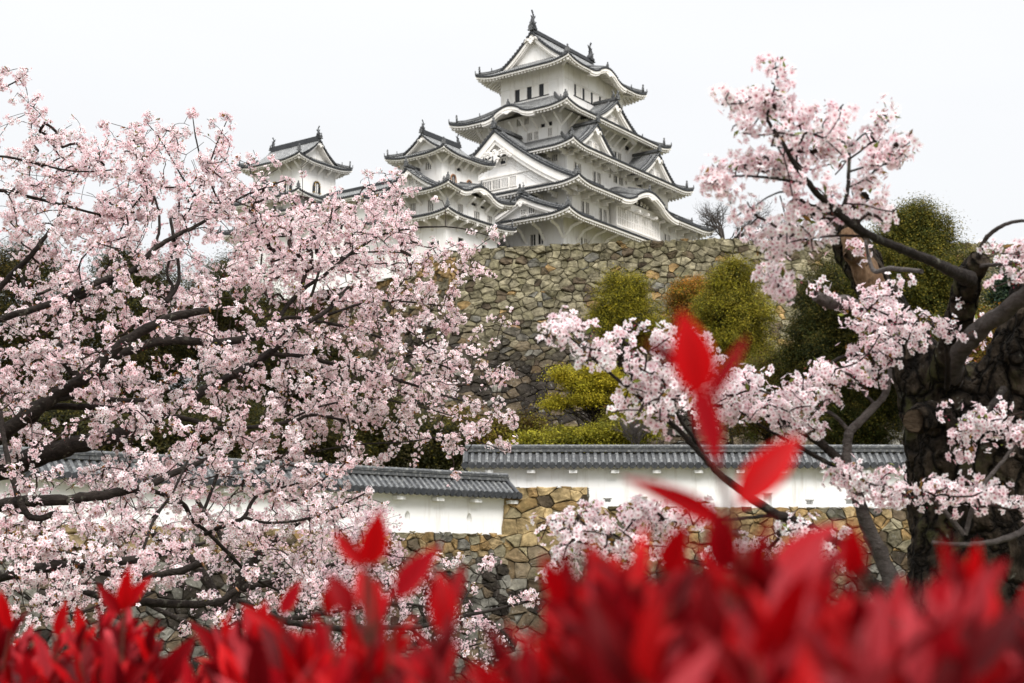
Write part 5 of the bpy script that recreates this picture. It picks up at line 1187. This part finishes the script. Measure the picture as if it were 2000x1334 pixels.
B([(120, 1000, 8.0, 9), (60, 1010, 7.9, 8), (30, 950, 7.9, 8), (10, 870, 8.0, 7), (0, 800, 8.1, 6)], 7)
B([(560, 820, 9.4, 3), (640, 790, 9.6, 2.6), (740, 780, 9.8, 2.2), (840, 800, 10, 1.8), (940, 830, 10.2, 1.2)], 5)
B([(620, 880, 9.6, 2.5), (700, 868, 9.8, 2.2), (800, 862, 10.0, 1.8), (900, 845, 10.2, 1.4), (1000, 830, 10.3, 0.9)], 5)
B([(-160, 240, 9.0, 5), (-40, 190, 9.1, 3), (20, 165, 9.2, 2), (50, 145, 9.2, 1.4)], 5)
ROWS = """3
2
5634442431
77676656631
99887777763221110
999988788853333410
9999888777777776210
98888888877888877652
88877777788998875321
66776778888888775432
6567777777788878876630
7888876667777888887762
9999887666777888888764
766777766678888888765
6556666556778887655433
43346776678876432211
6554566556777641
65444444567776310
8875433333445532
87887545443333321
7667754543332221
45212211211111100
2310110111111000
1100000000110000""".split('\n')
tg = []
rg = LCH.rg
for r_, row in enumerate(ROWS):
    for c_, ch in enumerate(row):
        lam = int(ch) ** 1.2 * (0.53 if r_ < 16 else 0.48)
        for _ in range(rg.poisson(lam)):
            wc = 1000 / max(20, len(row)); px, py = (c_ + rg.uniform(-0.1, 1.1)) * wc, 126 + r_ * 50 + rg.uniform(-6, 50); Y0 = LCH.nearest_depth(px, py, 0.6) + 0.3
            for _ in range(1 + rg.poisson(1.5)): tg.append(at(px + rg.normal(0, 15), py + rg.normal(0, 13), Y0 + rg.normal(0, 0.08)))
for r_ in range(3, 22):      # the crown goes on beyond the left edge of the frame
    for _ in range(8): px, py = rg.uniform(-420, 0), 100 + r_ * 50 + rg.uniform(0, 50); tg.append(at(px, py, LCH.nearest_depth(px, py, 0.7)))
tg += LCH.tip_targets(7, 0.05)
for (x0, y0, x1, y1, n_) in ((450, 410, 720, 560, 200), (560, 395, 800, 520, 150), (0, 900, 700, 1100, 170), (690, 330, 790, 420, 30), (560, 560, 960, 860, 70), (60, 250, 470, 480, 150)):
    for _ in range(n_): px, py = rg.uniform(x0, x1), rg.uniform(y0, y1); tg.append(at(px, py, LCH.nearest_depth(px, py, 0.6) + 0.5))
print('left clusters', len(tg))
LCH.bare = 0.10; LCH.grow(tg); LCH.bloom(2.8, 4.6, 0.0182, 1.5, 0.040, 2.0, leafcol=((0.20, 0.085, 0.022), (0.13, 0.12, 0.025)), along=0.12)

# a paler, smaller cherry farther back in front of the white wall
BCH = Cherry('paler cherry tree farther back, against the lower white wall and its stone base', 420, 24, 102, (0.74, 0.60, 0.63))
B = BCH.branch
B([(420, 1400, 24, 22), (430, 1250, 24, 18), (460, 1150, 24, 14), (520, 1070, 24, 9), (600, 1010, 24, 5), (680, 985, 24, 2.5)], 8)
B([(440, 1200, 24, 12), (380, 1100, 24, 9), (300, 1040, 24, 6), (230, 1000, 24.3, 3), (180, 960, 24.5, 2)], 7)
B([(460, 1150, 24, 9), (440, 1060, 24, 7), (400, 1000, 24, 5), (360, 940, 24, 3), (330, 900, 24, 2)], 7)
B([(470, 1150, 24, 8), (560, 1130, 23.7, 6), (660, 1100, 23.5, 4), (740, 1080, 23.5, 2.5), (790, 1100, 23.5, 1.6)], 7)
B([(450, 1220, 24, 8), (560, 1210, 23.5, 6), (680, 1190, 23.4, 4), (800, 1180, 23.3, 3), (900, 1210, 23.2, 2)], 7)
B([(440, 1250, 24, 7), (330, 1200, 23.6, 5), (230, 1150, 23.4, 3.5), (150, 1130, 23.4, 2)], 7)
B([(450, 1260, 24, 7), (560, 1280, 23.5, 5), (700, 1290, 23.3, 3.5), (850, 1280, 23.2, 2.5), (960, 1250, 23.2, 1.6)], 7)
tg = []; rg = BCH.rg
for (cx, cy, rx, ry, n) in ((650, 1010, 110, 45, 85), (540, 1040, 110, 50, 75), (700, 1080, 90, 60, 110), (560, 1110, 130, 55, 95), (420, 1060, 90, 60, 50), (330, 1000, 110, 60, 55), (230, 960, 90, 50, 45), (680, 1150, 100, 50, 75), (780, 1200, 100, 60, 50), (880, 1230, 80, 55, 45), (480, 1190, 120, 50, 50), (650, 1250, 120, 50, 55), (940, 1250, 50, 50, 22), (300, 1120, 90, 40, 30), (180, 1150, 90, 40, 20), (740, 1020, 50, 30, 25), (840, 1150, 50, 30, 12), (380, 920, 60, 30, 16)):
    for _ in range(int(n * 1.15)):
        a = rg.uniform(0, 2 * math.pi); k = math.sqrt(rg.random()); px, py = cx + rx * k * math.cos(a), cy + ry * k * math.sin(a); tg.append(at(px, py, BCH.nearest_depth(px, py, 0.8)))
BCH.grow(tg); BCH.bloom(3.2, 4.0, 0.021, 0.35, 0.075, 0.6, along=0.35)

# the old cherry at right with its broken trunk
RCH = Cherry('old thick-trunked cherry at right with a broken trunk top and blossom sprays', 1930, 6.4, 103, (0.92, 0.81, 0.825))
B = RCH.branch
B([(1940, 1560, 6.4, 170), (1935, 1400, 6.4, 150), (1918, 1180, 6.4, 140), (1912, 1000, 6.4, 122), (1902, 880, 6.4, 124), (1870, 800, 6.4, 100), (1835, 740, 6.4, 62)], 22, 1, 0.06, wob=0, rough=0.055)
B([(1890, 980, 6.4, 84), (1862, 890, 6.4, 84), (1830, 805, 6.4, 68), (1800, 735, 6.4, 54), (1770, 670, 6.45, 40), (1735, 610, 6.5, 34), (1705, 560, 6.5, 33), (1680, 510, 6.5, 34), (1656, 465, 6.5, 31), (1640, 430, 6.5, 23), (1636, 402, 6.5, 9)], 14, 1, 0.08, wob=0, rough=0.035)
B([(1722, 600, 6.40, 20), (1694, 540, 6.39, 23), (1672, 490, 6.40, 22), (1650, 450, 6.42, 12)], 9, 3, 0.10, node=False, wob=0, rough=0.022)
B([(1820, 812, 6.2, 30), (1800, 818, 6.1, 27), (1786, 822, 6.04, 25)], 12, 1, 0.05, cut=True, node=False)
B([(1675, 505, 6.4, 18), (1664, 498, 6.28, 17), (1660, 496, 6.24, 15)], 12, 3, 0.05, cut=True, node=False)
B([(1655, 470, 6.5, 22), (1625, 425, 6.5, 17), (1590, 415, 6.5, 14), (1562, 402, 6.5, 14), (1552, 390, 6.5, 10)], 9, 1, 0.10)
B([(1660, 440, 6.5, 18), (1668, 405, 6.5, 14), (1684, 388, 6.5, 12), (1690, 382, 6.5, 9)], 9, 1, 0.10)
B([(1900, 960, 6.4, 100), (1950, 860, 6.3, 105), (2000, 740, 6.2, 82), (2040, 620, 6.1, 70), (2070, 500, 6.0, 60), (2110, 380, 5.9, 40), (2180, 260, 5.8, 22)], 16, 1, 0.05, wob=0, rough=0.05)
B([(1860, 830, 6.4, 44), (1842, 775, 6.32, 40), (1850, 710, 6.2, 30), (1868, 650, 6.1, 26), (1882, 590, 6.0, 26), (1890, 550, 5.9, 25), (1915, 505, 5.8, 19)], 11, 1, 0.07, wob=0, rough=0.02)
B([(1870, 800, 6.42, 22), (1858, 750, 6.25, 21), (1866, 705, 6.12, 19), (1888, 668, 6.0, 18), (1930, 632, 5.9, 18), (2000, 578, 5.7, 17), (2080, 500, 5.5, 15)], 10, 2, 0.05)
B([(1895, 545, 5.7, 17), (1876, 538, 5.5, 14), (1838, 520, 5.2, 11), (1790, 497, 5.0, 9.5), (1733, 475, 4.8, 9), (1677, 449, 4.65, 8.5), (1640, 419, 4.6, 8), (1610, 392, 4.55, 7), (1580, 359, 4.5, 6), (1550, 317, 4.5, 5), (1527, 276, 4.5, 4.5), (1500, 235, 4.5, 3.5), (1505, 200, 4.5, 2.5), (1518, 150, 4.5, 1.5), (1514, 126, 4.5, 1)], 8, 0, 0.05)
B([(1640, 419, 4.6, 5), (1653, 385, 4.6, 4.5), (1657, 345, 4.6, 4), (1658, 290, 4.6, 3.2), (1645, 277, 4.6, 2.5), (1632, 269, 4.6, 1.6)], 7)
B([(1658, 290, 4.6, 2.5), (1680, 268, 4.6, 2), (1702, 252, 4.6, 1.8), (1731, 229, 4.6, 1)], 6)
B([(1659, 335, 4.6, 2.4), (1695, 325, 4.6, 2), (1735, 320, 4.6, 1.6), (1765, 300, 4.6, 1)], 6)
B([(1655, 368, 4.6, 2.2), (1690, 350, 4.6, 1.8), (1710, 330, 4.6, 1)], 6)
B([(1572, 359, 4.5, 3.2), (1535, 352, 4.5, 3), (1497, 347, 4.5, 2.8), (1437, 344, 4.5, 2), (1395, 362, 4.5, 1.2)], 6)
B([(1612, 411, 4.6, 3), (1570, 395, 4.6, 2.8), (1535, 375, 4.6, 2.2), (1500, 385, 4.6, 1.6), (1462, 412, 4.6, 1)], 6)
B([(1527, 268, 4.5, 2.2), (1548, 252, 4.5, 2), (1568, 240, 4.5, 1.6), (1582, 218, 4.5, 1)], 6)
B([(1705, 463, 4.7, 3), (1650, 460, 4.7, 2.5), (1590, 465, 4.7, 2), (1530, 480, 4.7, 1.5), (1500, 530, 4.7, 1), (1520, 560, 4.7, .8)], 6)
B([(1912, 500, 5.8, 6), (1920, 475, 5.7, 5), (1940, 452, 5.6, 4.5), (1977, 434, 5.5, 4), (2030, 430, 5.4, 3)], 7, 2)
B([(1910, 520, 5.8, 5), (1950, 516, 5.7, 4), (2000, 512, 5.6, 3.4), (2060, 500, 5.5, 3)], 7, 2)
B([(1745, 660, 6.3, 13), (1700, 620, 6.2, 13), (1660, 592, 6.1, 13), (1620, 590, 6.0, 13), (1592, 578, 5.95, 10)], 10, 2, 0.06)
B([(1800, 530, 5.3, 5), (1740, 525, 5.6, 5), (1705, 527, 5.9, 4.5), (1690, 470, 6.0, 3)], 7, 2)
B([(1760, 700, 6.2, 7), (1700, 690, 6.0, 5), (1640, 700, 5.9, 4), (1580, 740, 5.8, 3), (1520, 775, 5.7, 2.2), (1470, 790, 5.7, 1.5)], 6)
B([(1850, 760, 6.1, 6), (1850, 690, 5.9, 5), (1830, 640, 5.8, 3), (1770, 630, 5.8, 2.5), (1700, 600, 5.8, 1.6)], 6)
B([(1960, 760, 5.9, 8), (1930, 800, 5.7, 5), (1890, 830, 5.6, 3), (1860, 815, 5.6, 1.6)], 6)
B([(2060, 1000, 6.0, 12), (2010, 1028, 5.7, 7), (1983, 1045, 5.6, 6.5), (1930, 1060, 5.5, 6), (1872, 1064, 5.5, 5), (1820, 1060, 5.5, 4)], 8, 2)
B([(1884, 1045, 5.5, 6), (1850, 1005, 5.5, 5.5), (1822, 976, 5.5, 4.5), (1780, 958, 5.5, 3.5), (1720, 950, 5.5, 2.5), (1650, 930, 5.5, 1.5)], 7, 2)
B([(1885, 1045, 5.5, 5), (1900, 990, 5.5, 5), (1925, 942, 5.5, 4.5), (1955, 905, 5.5, 4), (1980, 875, 5.5, 3.5), (2010, 850, 5.5, 3)], 7, 2)
tg = []; rg = RCH.rg
RB = [(1490, 205, 60, 48, 30, 4.5), (1545, 250, 42, 40, 15, 4.5), (1605, 270, 45, 30, 17, 4.5), (1632, 215, 22, 26, 6, 4.5), (1455, 330, 60, 24, 20, 4.5), (1402, 358, 28, 20, 10, 4.5), (1520, 315, 35, 40, 13, 4.5), (1590, 310, 40, 30, 11, 4.5), (1640, 315, 40, 40, 10, 4.6), (1740, 300, 34, 30, 13, 4.6), (1736, 226, 14, 12, 4, 4.6), (1515, 132, 14, 12, 4, 4.5), (1432, 180, 20, 10, 3, 4.5), (1414, 202, 12, 8, 2, 4.5), (1680, 405, 50, 25, 14, 4.6), (1722, 420, 30, 30, 11, 4.7), (1570, 430, 60, 35, 20, 4.6), (1500, 470, 55, 30, 15, 4.7), (1510, 515, 30, 30, 11, 4.7), (1600, 465, 36, 28, 11, 4.7), (1520, 555, 25, 22, 9, 4.7), (1700, 275, 20, 18, 4, 4.6), (1620, 380, 40, 25, 8, 4.6), (1545, 380, 40, 20, 8, 4.5), (1700, 345, 30, 18, 6, 4.6), (1460, 260, 40, 20, 5, 4.5), (1770, 285, 14, 14, 4, 4.6),
      (1690, 590, 55, 30, 20, 5.9), (1605, 556, 12, 9, 3, 5.9), (1760, 640, 95, 28, 34, 5.8), (1830, 650, 42, 42, 18, 5.8), (1700, 690, 60, 25, 20, 5.8), (1620, 730, 72, 34, 36, 5.7), (1690, 735, 50, 24, 14, 5.8), (1560, 768, 42, 22, 14, 5.7), (1745, 585, 35, 30, 10, 5.9), (1590, 770, 60, 20, 10, 5.7),
      (1650, 930, 30, 22, 10, 5.5), (1710, 950, 52, 28, 22, 5.5), (1800, 968, 62, 26, 24, 5.5), (1880, 962, 70, 28, 26, 5.5), (1965, 978, 52, 28, 18, 5.5), (1925, 828, 82, 34, 40, 5.6), (1880, 880, 30, 14, 5, 5.6), (1890, 650, 40, 44, 10, 7.5), (1935, 690, 44, 42, 12, 7.5), (1900, 740, 40, 30, 8, 7.5), (1980, 500, 42, 24, 16, 5.5), (1975, 548, 38, 22, 9, 5.5), (2040, 520, 40, 40, 10, 5.5), (2040, 850, 50, 40, 12, 5.6), (2050, 980, 50, 30, 10, 5.5), (1900, 1075, 60, 20, 0, 5.5)]
for (cx, cy, rx, ry, n, Y) in RB:
    Y += 0.10 if cy < 600 and cx < 1800 else 0.04
    for _ in range(n):
        if rg.random() < 0.20: continue
        tg.append(at(cx + rx * 0.55 * np.clip(rg.normal(), -2.2, 2.2), cy + ry * 0.46 * np.clip(rg.normal(), -2.2, 2.2), Y + rg.normal(0, 0.16)))
tg += RCH.tip_targets(3, 0.03)
RCH.grow(tg); RCH.bloom(1.9, 4.0, 0.0160, 0.7, 0.036, 1.3, leafcol=((0.16, 0.085, 0.022), (0.13, 0.15, 0.03)), along=0.09)

# young stems growing up beside it
YCH = Cherry('young cherry with bare slanting stems and white-pink sprays in front of the white wall', 1760, 6.0, 104, (0.92, 0.82, 0.835))
B = YCH.branch
B([(1775, 1420, 5.9, 26), (1750, 1200, 5.8, 20), (1727, 1100, 5.8, 16), (1699, 1036, 5.8, 14), (1674, 970, 5.8, 12), (1654, 915, 5.8, 10.5), (1655, 880, 5.8, 9.5), (1657, 847, 5.8, 9), (1672, 830, 5.8, 8.5), (1700, 802, 5.8, 8), (1727, 773, 5.8, 7), (1736, 745, 5.8, 5.5), (1738, 722, 5.85, 4)], 9, 2, 0.05)
B([(1651, 908, 5.8, 8.5), (1625, 885, 5.8, 8.5), (1600, 863, 5.8, 8), (1560, 840, 5.8, 6), (1510, 815, 5.8, 4.5), (1460, 790, 5.8, 3), (1410, 760, 5.8, 2)], 8, 0, 0.05)
B([(1657, 842, 5.8, 4.5), (1640, 822, 5.8, 4.2), (1618, 805, 5.8, 4), (1579, 797, 5.8, 3.5), (1540, 785, 5.8, 3), (1500, 768, 5.8, 2.4), (1450, 750, 5.8, 1.6)], 7, 2)
B([(1712, 792, 5.8, 3.2), (1695, 775, 5.8, 3), (1670, 752, 5.8, 2.4), (1640, 745, 5.8, 1.6)], 6, 2)
B([(1645, 915, 5.8, 4.5), (1600, 895, 5.7, 4.5), (1557, 870, 5.6, 4), (1500, 840, 5.6, 3), (1440, 800, 5.6, 2)], 7, 0)
B([(1735, 1180, 5.7, 14), (1650, 1075, 5.5, 12), (1600, 1040, 5.4, 10.5), (1565, 1022, 5.4, 10), (1508, 1000, 5.3, 9), (1452, 962, 5.3, 8), (1396, 917, 5.2, 7), (1359, 876, 5.2, 6), (1320, 835, 5.2, 5.2), (1261, 786, 5.2, 4), (1190, 728, 5.2, 3), (1130, 674, 5.2, 2.2), (1095, 640, 5.2, 1.4)], 9, 0, 0.06)
B([(1380, 902, 5.2, 4.5), (1355, 855, 5.2, 4), (1330, 822, 5.2, 3.6), (1315, 785, 5.2, 3.2), (1311, 740, 5.2, 2.6), (1311, 700, 5.2, 2), (1300, 660, 5.2, 1.2)], 7, 0, 0.05)
B([(1314, 790, 5.2, 2.4), (1290, 770, 5.2, 2), (1270, 745, 5.2, 1.4)], 5)
B([(1520, 1005, 5.3, 4.5), (1470, 1010, 5.3, 4), (1420, 1015, 5.3, 3.2), (1360, 1012, 5.3, 2.4), (1300, 1005, 5.3, 1.6), (1230, 1000, 5.3, 1)], 6)
B([(1560, 1180, 5.6, 5), (1480, 1130, 5.5, 4.5), (1400, 1110, 5.4, 4), (1330, 1090, 5.4, 3.2), (1240, 1060, 5.3, 2.4), (1150, 1030, 5.3, 1.6), (1080, 1020, 5.3, 1)], 6)
B([(1600, 1040, 5.4, 4), (1590, 1060, 5.4, 3.5), (1620, 1085, 5.4, 3), (1640, 1090, 5.4, 2)], 5)
tg = []; rg = YCH.rg
YB = [(1560, 840, 52, 30, 24, 5.75), (1500, 800, 92, 30, 40, 5.75), (1400, 790, 64, 36, 30, 5.6), (1440, 755, 52, 26, 16, 5.7), (1300, 760, 72, 44, 40, 5.2), (1250, 720, 52, 34, 22, 5.2), (1180, 692, 42, 24, 14, 5.2), (1110, 642, 35, 24, 13, 5.2), (1245, 803, 42, 18, 13, 5.2), (1330, 680, 52, 32, 22, 5.2), (1390, 700, 34, 34, 14, 5.4), (1465, 735, 40, 20, 10, 5.7), (1210, 662, 26, 14, 5, 5.2), (1350, 740, 50, 40, 18, 5.3), (1160, 640, 20, 10, 3, 5.2), (1290, 820, 40, 20, 8, 5.2), (1250, 625, 12, 8, 2, 5.2), (1560, 800, 60, 25, 10, 5.75),
      (1120, 1030, 56, 34, 26, 5.3), (1200, 1018, 62, 30, 28, 5.3), (1290, 1010, 62, 30, 26, 5.3), (1372, 1000, 40, 30, 14, 5.3), (1165, 1078, 62, 26, 18, 5.3), (1490, 1062, 60, 24, 18, 5.35), (1580, 1035, 52, 26, 16, 5.4), (1620, 1080, 32, 22, 8, 5.4), (1105, 1090, 42, 28, 8, 5.3), (1260, 1060, 50, 25, 12, 5.3), (1440, 1090, 50, 25, 8, 5.4), (1075, 1140, 30, 30, 4, 5.3), (1150, 1150, 50, 30, 4, 5.3)]
for (cx, cy, rx, ry, n, Y) in YB:
    for _ in range(n):
        if rg.random() < 0.20: continue
        tg.append(at(cx + rx * 0.55 * np.clip(rg.normal(), -2.2, 2.2), cy + ry * 0.46 * np.clip(rg.normal(), -2.2, 2.2), Y + rg.normal(0, 0.16)))
tg += YCH.tip_targets(2, 0.03)
YCH.grow(tg); YCH.bloom(1.9, 4.0, 0.0160, 0.7, 0.036, 1.2, leafcol=((0.15, 0.085, 0.022), (0.13, 0.15, 0.03)), along=0.09)
# ------------------------------------------------------------------ red photinia hedge close to the lens
RSTEM = m_bark('red_stem', (0.16, 0.03, 0.02), (0.10, 0.045, 0.03), (0.07, 0.03, 0.02), 30.0)
def leaf_template(nl=8, nw=5):
    u = np.linspace(0, 1, nl); v = np.linspace(-1, 1, nw); U_, V_ = np.meshgrid(u, v, indexing='ij')
    w = 0.195 * np.sin(np.pi * np.clip(U_, 0, 1) ** 0.85) ** 0.9 * (1 - 0.25 * U_) + 0.006
    x = U_; y = V_ * w; z = 0.10 * np.abs(V_) * w * 4 - 0.10 * (U_ - 0.3) ** 2
    return np.stack([x, y, z], -1).reshape(-1, 3), grid_faces(nl, nw)
LT = leaf_template()
def red_leaf(m, base, tip, width, face, col, bend=0.0):
    base, tip = np.array(base), np.array(tip); d = tip - base; L = np.linalg.norm(d); d /= L; b = np.cross(face, d); b /= np.linalg.norm(b) + 1e-9; n = np.cross(d, b)
    V = LT[0]; X = base + L * (V[:, :1] * d) + (V[:, 1:2] * width / 0.36) * b + L * (V[:, 2:] + bend * (V[:, :1] - V[:, :1] ** 2)) * n
    vein = 1 - 0.25 * (np.abs(V[:, 1]) < 0.004)
    m.add(X, LT[1], 0, True, np.array(col)[None] * vein[:, None])
REDS = np.array([(0.36, 0.0015, 0.004), (0.23, 0.001, 0.004), (0.46, 0.003, 0.005), (0.10, 0.001, 0.003), (0.36, 0.006, 0.012), (0.42, 0.035, 0.045), (0.16, 0.0015, 0.004)])
def shoot(L_, S_, base, up, ln, rg, nleaf=9, spread=0.55, tone=1.0):
    """a stem with leaves in an open upright whorl"""
    base = np.array(base); up = np.array(up, float); up /= np.linalg.norm(up); stem = ln * 1.25
    pts = [base - up * stem * 1.2, base - up * stem * 0.4 + rg.normal(0, 0.003, 3), base + up * stem * 0.25]
    tube(S_, pts, [0.0028, 0.0022, 0.0014], 5, 0)
    for k in range(nleaf):
        t = k / nleaf; ang = k * 2.39996 + rg.uniform(-0.3, 0.3); b0 = pts[0] + (pts[2] - pts[0]) * (0.25 + 0.75 * t)
        tilt = spread * (1.25 - 0.85 * t) * rg.uniform(0.7, 1.3); a = np.cross(up, [0, 1, 0.1]); a /= np.linalg.norm(a); c = np.cross(up, a)
        d = up * math.cos(tilt) + (a * math.cos(ang) + c * math.sin(ang)) * math.sin(tilt); l = ln * rg.uniform(0.72, 1.12) * (0.75 + 0.5 * math.sin(math.pi * min(1, 0.25 + t)))
        col = REDS[rg.integers(len(REDS))] * rg.uniform(0.75, 1.2) * tone
        red_leaf(L_, b0, b0 + d * l, l * rg.uniform(0.25, 0.35), up + rg.normal(0, 0.25, 3) - d * 0.2 + np.array([0, -0.35, 0]), col, rg.uniform(-0.15, 0.3))
TOPX = [-300, 0, 100, 180, 250, 330, 420, 480, 560, 650, 700, 760, 850, 900, 960, 1020, 1080, 1150, 1250, 1330, 1420, 1500, 1560, 1650, 1720, 1800, 1900, 2000, 2300]
TOPY = [1240, 1250, 1262, 1225, 1215, 1275, 1285, 1255, 1265, 1270, 1255, 1290, 1290, 1305, 1325, 1260, 1205, 1175, 1155, 1140, 1135, 1165, 1150, 1165, 1185, 1200, 1200, 1205, 1210]
HY = lambda px: np.interp(px, [-300, 300, 520, 700, 1000, 1200, 2300], np.array([2.1, 1.95, 1.5, 1.15, 1.0, 0.88, 0.86]))
SHRUBS = [(-320, 340, 'photinia shrub of small bright red leaves in the bottom left corner'), (340, 640, 'photinia shrub of red shoots below the sawn cherry branch'),
          (640, 1000, 'photinia shrub with one blurred V of red leaves before the white wall'), (1000, 1480, 'photinia shrub with a tall shoot of big blurred scarlet leaves reaching the blossom'),
          (1480, 2320, 'photinia shrub of dense red leaves at the foot of the old trunk')]
HERO = [  # base px, tip px, width px, Y, colour index
    ((1364, 775), (1332, 606), 98, 1.02, 2), ((1378, 792), (1462, 652), 34, 1.08, 1), ((1352, 752), (1408, 915), 70, 1.06, 4), ((1440, 990), (1564, 846), 84, 1.02, 2), ((1425, 1035), (1218, 930), 52, 1.12, 0),
    ((1500, 1140), (1640, 1015), 70, 1.08, 4), ((1330, 720), (1255, 660), 30, 1.16, 3), ((722, 1105), (742, 996), 62, 1.35, 2), ((716, 1110), (650, 1036), 36, 1.36, 0), ((770, 1170), (860, 1062), 56, 1.32, 4), ((868, 1245), (858, 1112), 62, 1.34, 0),
    ((880, 1190), (905, 1100), 30, 1.36, 1), ((850, 1200), (838, 1120), 30, 1.36, 1), ((242, 1195), (252, 1105), 34, 2.0, 2), ((246, 1190), (296, 1125), 30, 2.0, 0), ((238, 1200), (190, 1140), 30, 2.0, 1), ((548, 1200), (588, 1132), 32, 1.7, 4), ((560, 1250), (470, 1180), 34, 1.7, 0), ((1880, 1150), (1838, 1058), 46, 1.12, 0), ((1884, 1150), (1912, 1058), 42, 1.12, 2), ((1905, 1165), (1968, 1090), 40, 1.12, 1),
    ((1660, 1130), (1662, 1022), 58, 1.1, 0), ((1690, 1120), (1628, 1040), 40, 1.12, 1), ((1300, 1120), (1340, 1020), 60, 1.1, 0), ((1230, 1150), (1160, 1090), 50, 1.14, 2), ((1100, 1180), (1060, 1085), 46, 1.18, 0), ((1415, 1120), (1400, 990), 70, 1.06, 1), ((1130, 1190), (1210, 1080), 56, 1.16, 2), ((1440, 1130), (1490, 1060), 50, 1.08, 0), ((20, 1230), (0, 1150), 26, 2.1, 2), ((110, 1245), (130, 1170), 26, 2.1, 0), ((1560, 1150), (1610, 1085), 50, 1.1, 2), ((640, 1200), (660, 1130), 40, 1.5, 0), ((690, 1200), (640, 1120), 46, 1.45, 1), ((740, 1210), (700, 1110), 60, 1.4, 0), ((500, 1260), (520, 1170), 36, 1.75, 0)]
hrg = np.random.default_rng(77)
for a, b, lab in SHRUBS:
    Yc = float(HY((a + b) / 2)); X = ((a + b) / 2 - 1000) / FPX * Yc; root = empty('photinia_shrub', (X, Yc, 0.0), 0, lab, 'shrub', 'red photinia shrubs of the foreground hedge'); off = (X, Yc, 0.0)
    L_, S_ = MB(), MB(); w = b - a
    for row in range(6):       # rows of shoots, front to back, each lower than the last towards the lens
        n = int(w / (44 + 4 * row) * (1.0 if a < 600 else 0.50 if a < 1000 else 0.50))
        for _ in range(n):
            px = hrg.uniform(a, b); Y = float(HY(px)) * (1 + 0.10 * hrg.normal()) * (1.10 - 0.05 * row); py = float(np.interp(px, TOPX, TOPY)) + 30 + row * 34 + hrg.uniform(-22, 45)
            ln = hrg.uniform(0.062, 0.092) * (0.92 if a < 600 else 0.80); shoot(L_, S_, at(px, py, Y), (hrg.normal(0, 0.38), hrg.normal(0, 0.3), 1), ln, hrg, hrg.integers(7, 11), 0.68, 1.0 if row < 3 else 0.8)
    for (p0, p1, wd_, Y, ci) in HERO:
        Y *= 0.92 if Y > 1.6 else 0.80
        if not a <= p0[0] < b: continue
        Y1 = Y + hrg.uniform(-0.03, 0.03); P0, P1 = at(*p0, Y), at(*p1, Y1)
        red_leaf(L_, P0, P1, wd_ * Y / FPX * 0.92, np.array([hrg.normal(0, 0.25), -1, 0.3 + hrg.normal(0, 0.2)]), REDS[ci], hrg.uniform(-0.05, 0.2))
        if p0[1] > 950: e_ = at(p0[0] + hrg.uniform(-12, 12), p0[1] + 150, Y); tube(S_, [e_, (e_ + P0) / 2 + hrg.normal(0, 0.003, 3), P0], [0.0026, 0.002, 0.0012], 5, 0)
    if a == 1000:   # the tall shoot
        tube(S_, catmull([at(1440, 1180, 0.88), at(1432, 1040, 0.88), at(1400, 900, 0.88), at(1370, 800, 0.87), at(1355, 752, 0.86)], 5), np.linspace(0.003, 0.0012, 21), 6, 0)
    for _ in range(14):        # woody stems down to the ground and older leaves below
        x0 = hrg.uniform(a, b); P = at(x0, 1400, float(HY(x0)) * hrg.uniform(0.95, 1.15)); g = np.array([P[0] + hrg.normal(0, 0.08), P[1] + hrg.normal(0, 0.08), 0.0]); tube(S_, catmull([g, (g + P) / 2 + hrg.normal(0, 0.03, 3), P], 5), np.linspace(0.009, 0.003, 11), 6, 0)
    for _ in range(260):
        x0 = hrg.uniform(a, b); P = at(x0, 1450, float(HY(x0)) * hrg.uniform(0.92, 1.2)); P[2] *= hrg.uniform(0.15, 1.0); d = rand_unit(1, hrg)[0]; d[2] = abs(d[2]) * 0.6; red_leaf(L_, P, P + d * 0.075, 0.014, np.array([0, -0.3, 1.0]), np.array((0.10, 0.09, 0.02)) * hrg.uniform(0.6, 1.3) if hrg.random() < 0.6 else REDS[3])
    L_.build('leaves', REDLEAF, root, off, True); S_.build('stems', RSTEM, root, off)
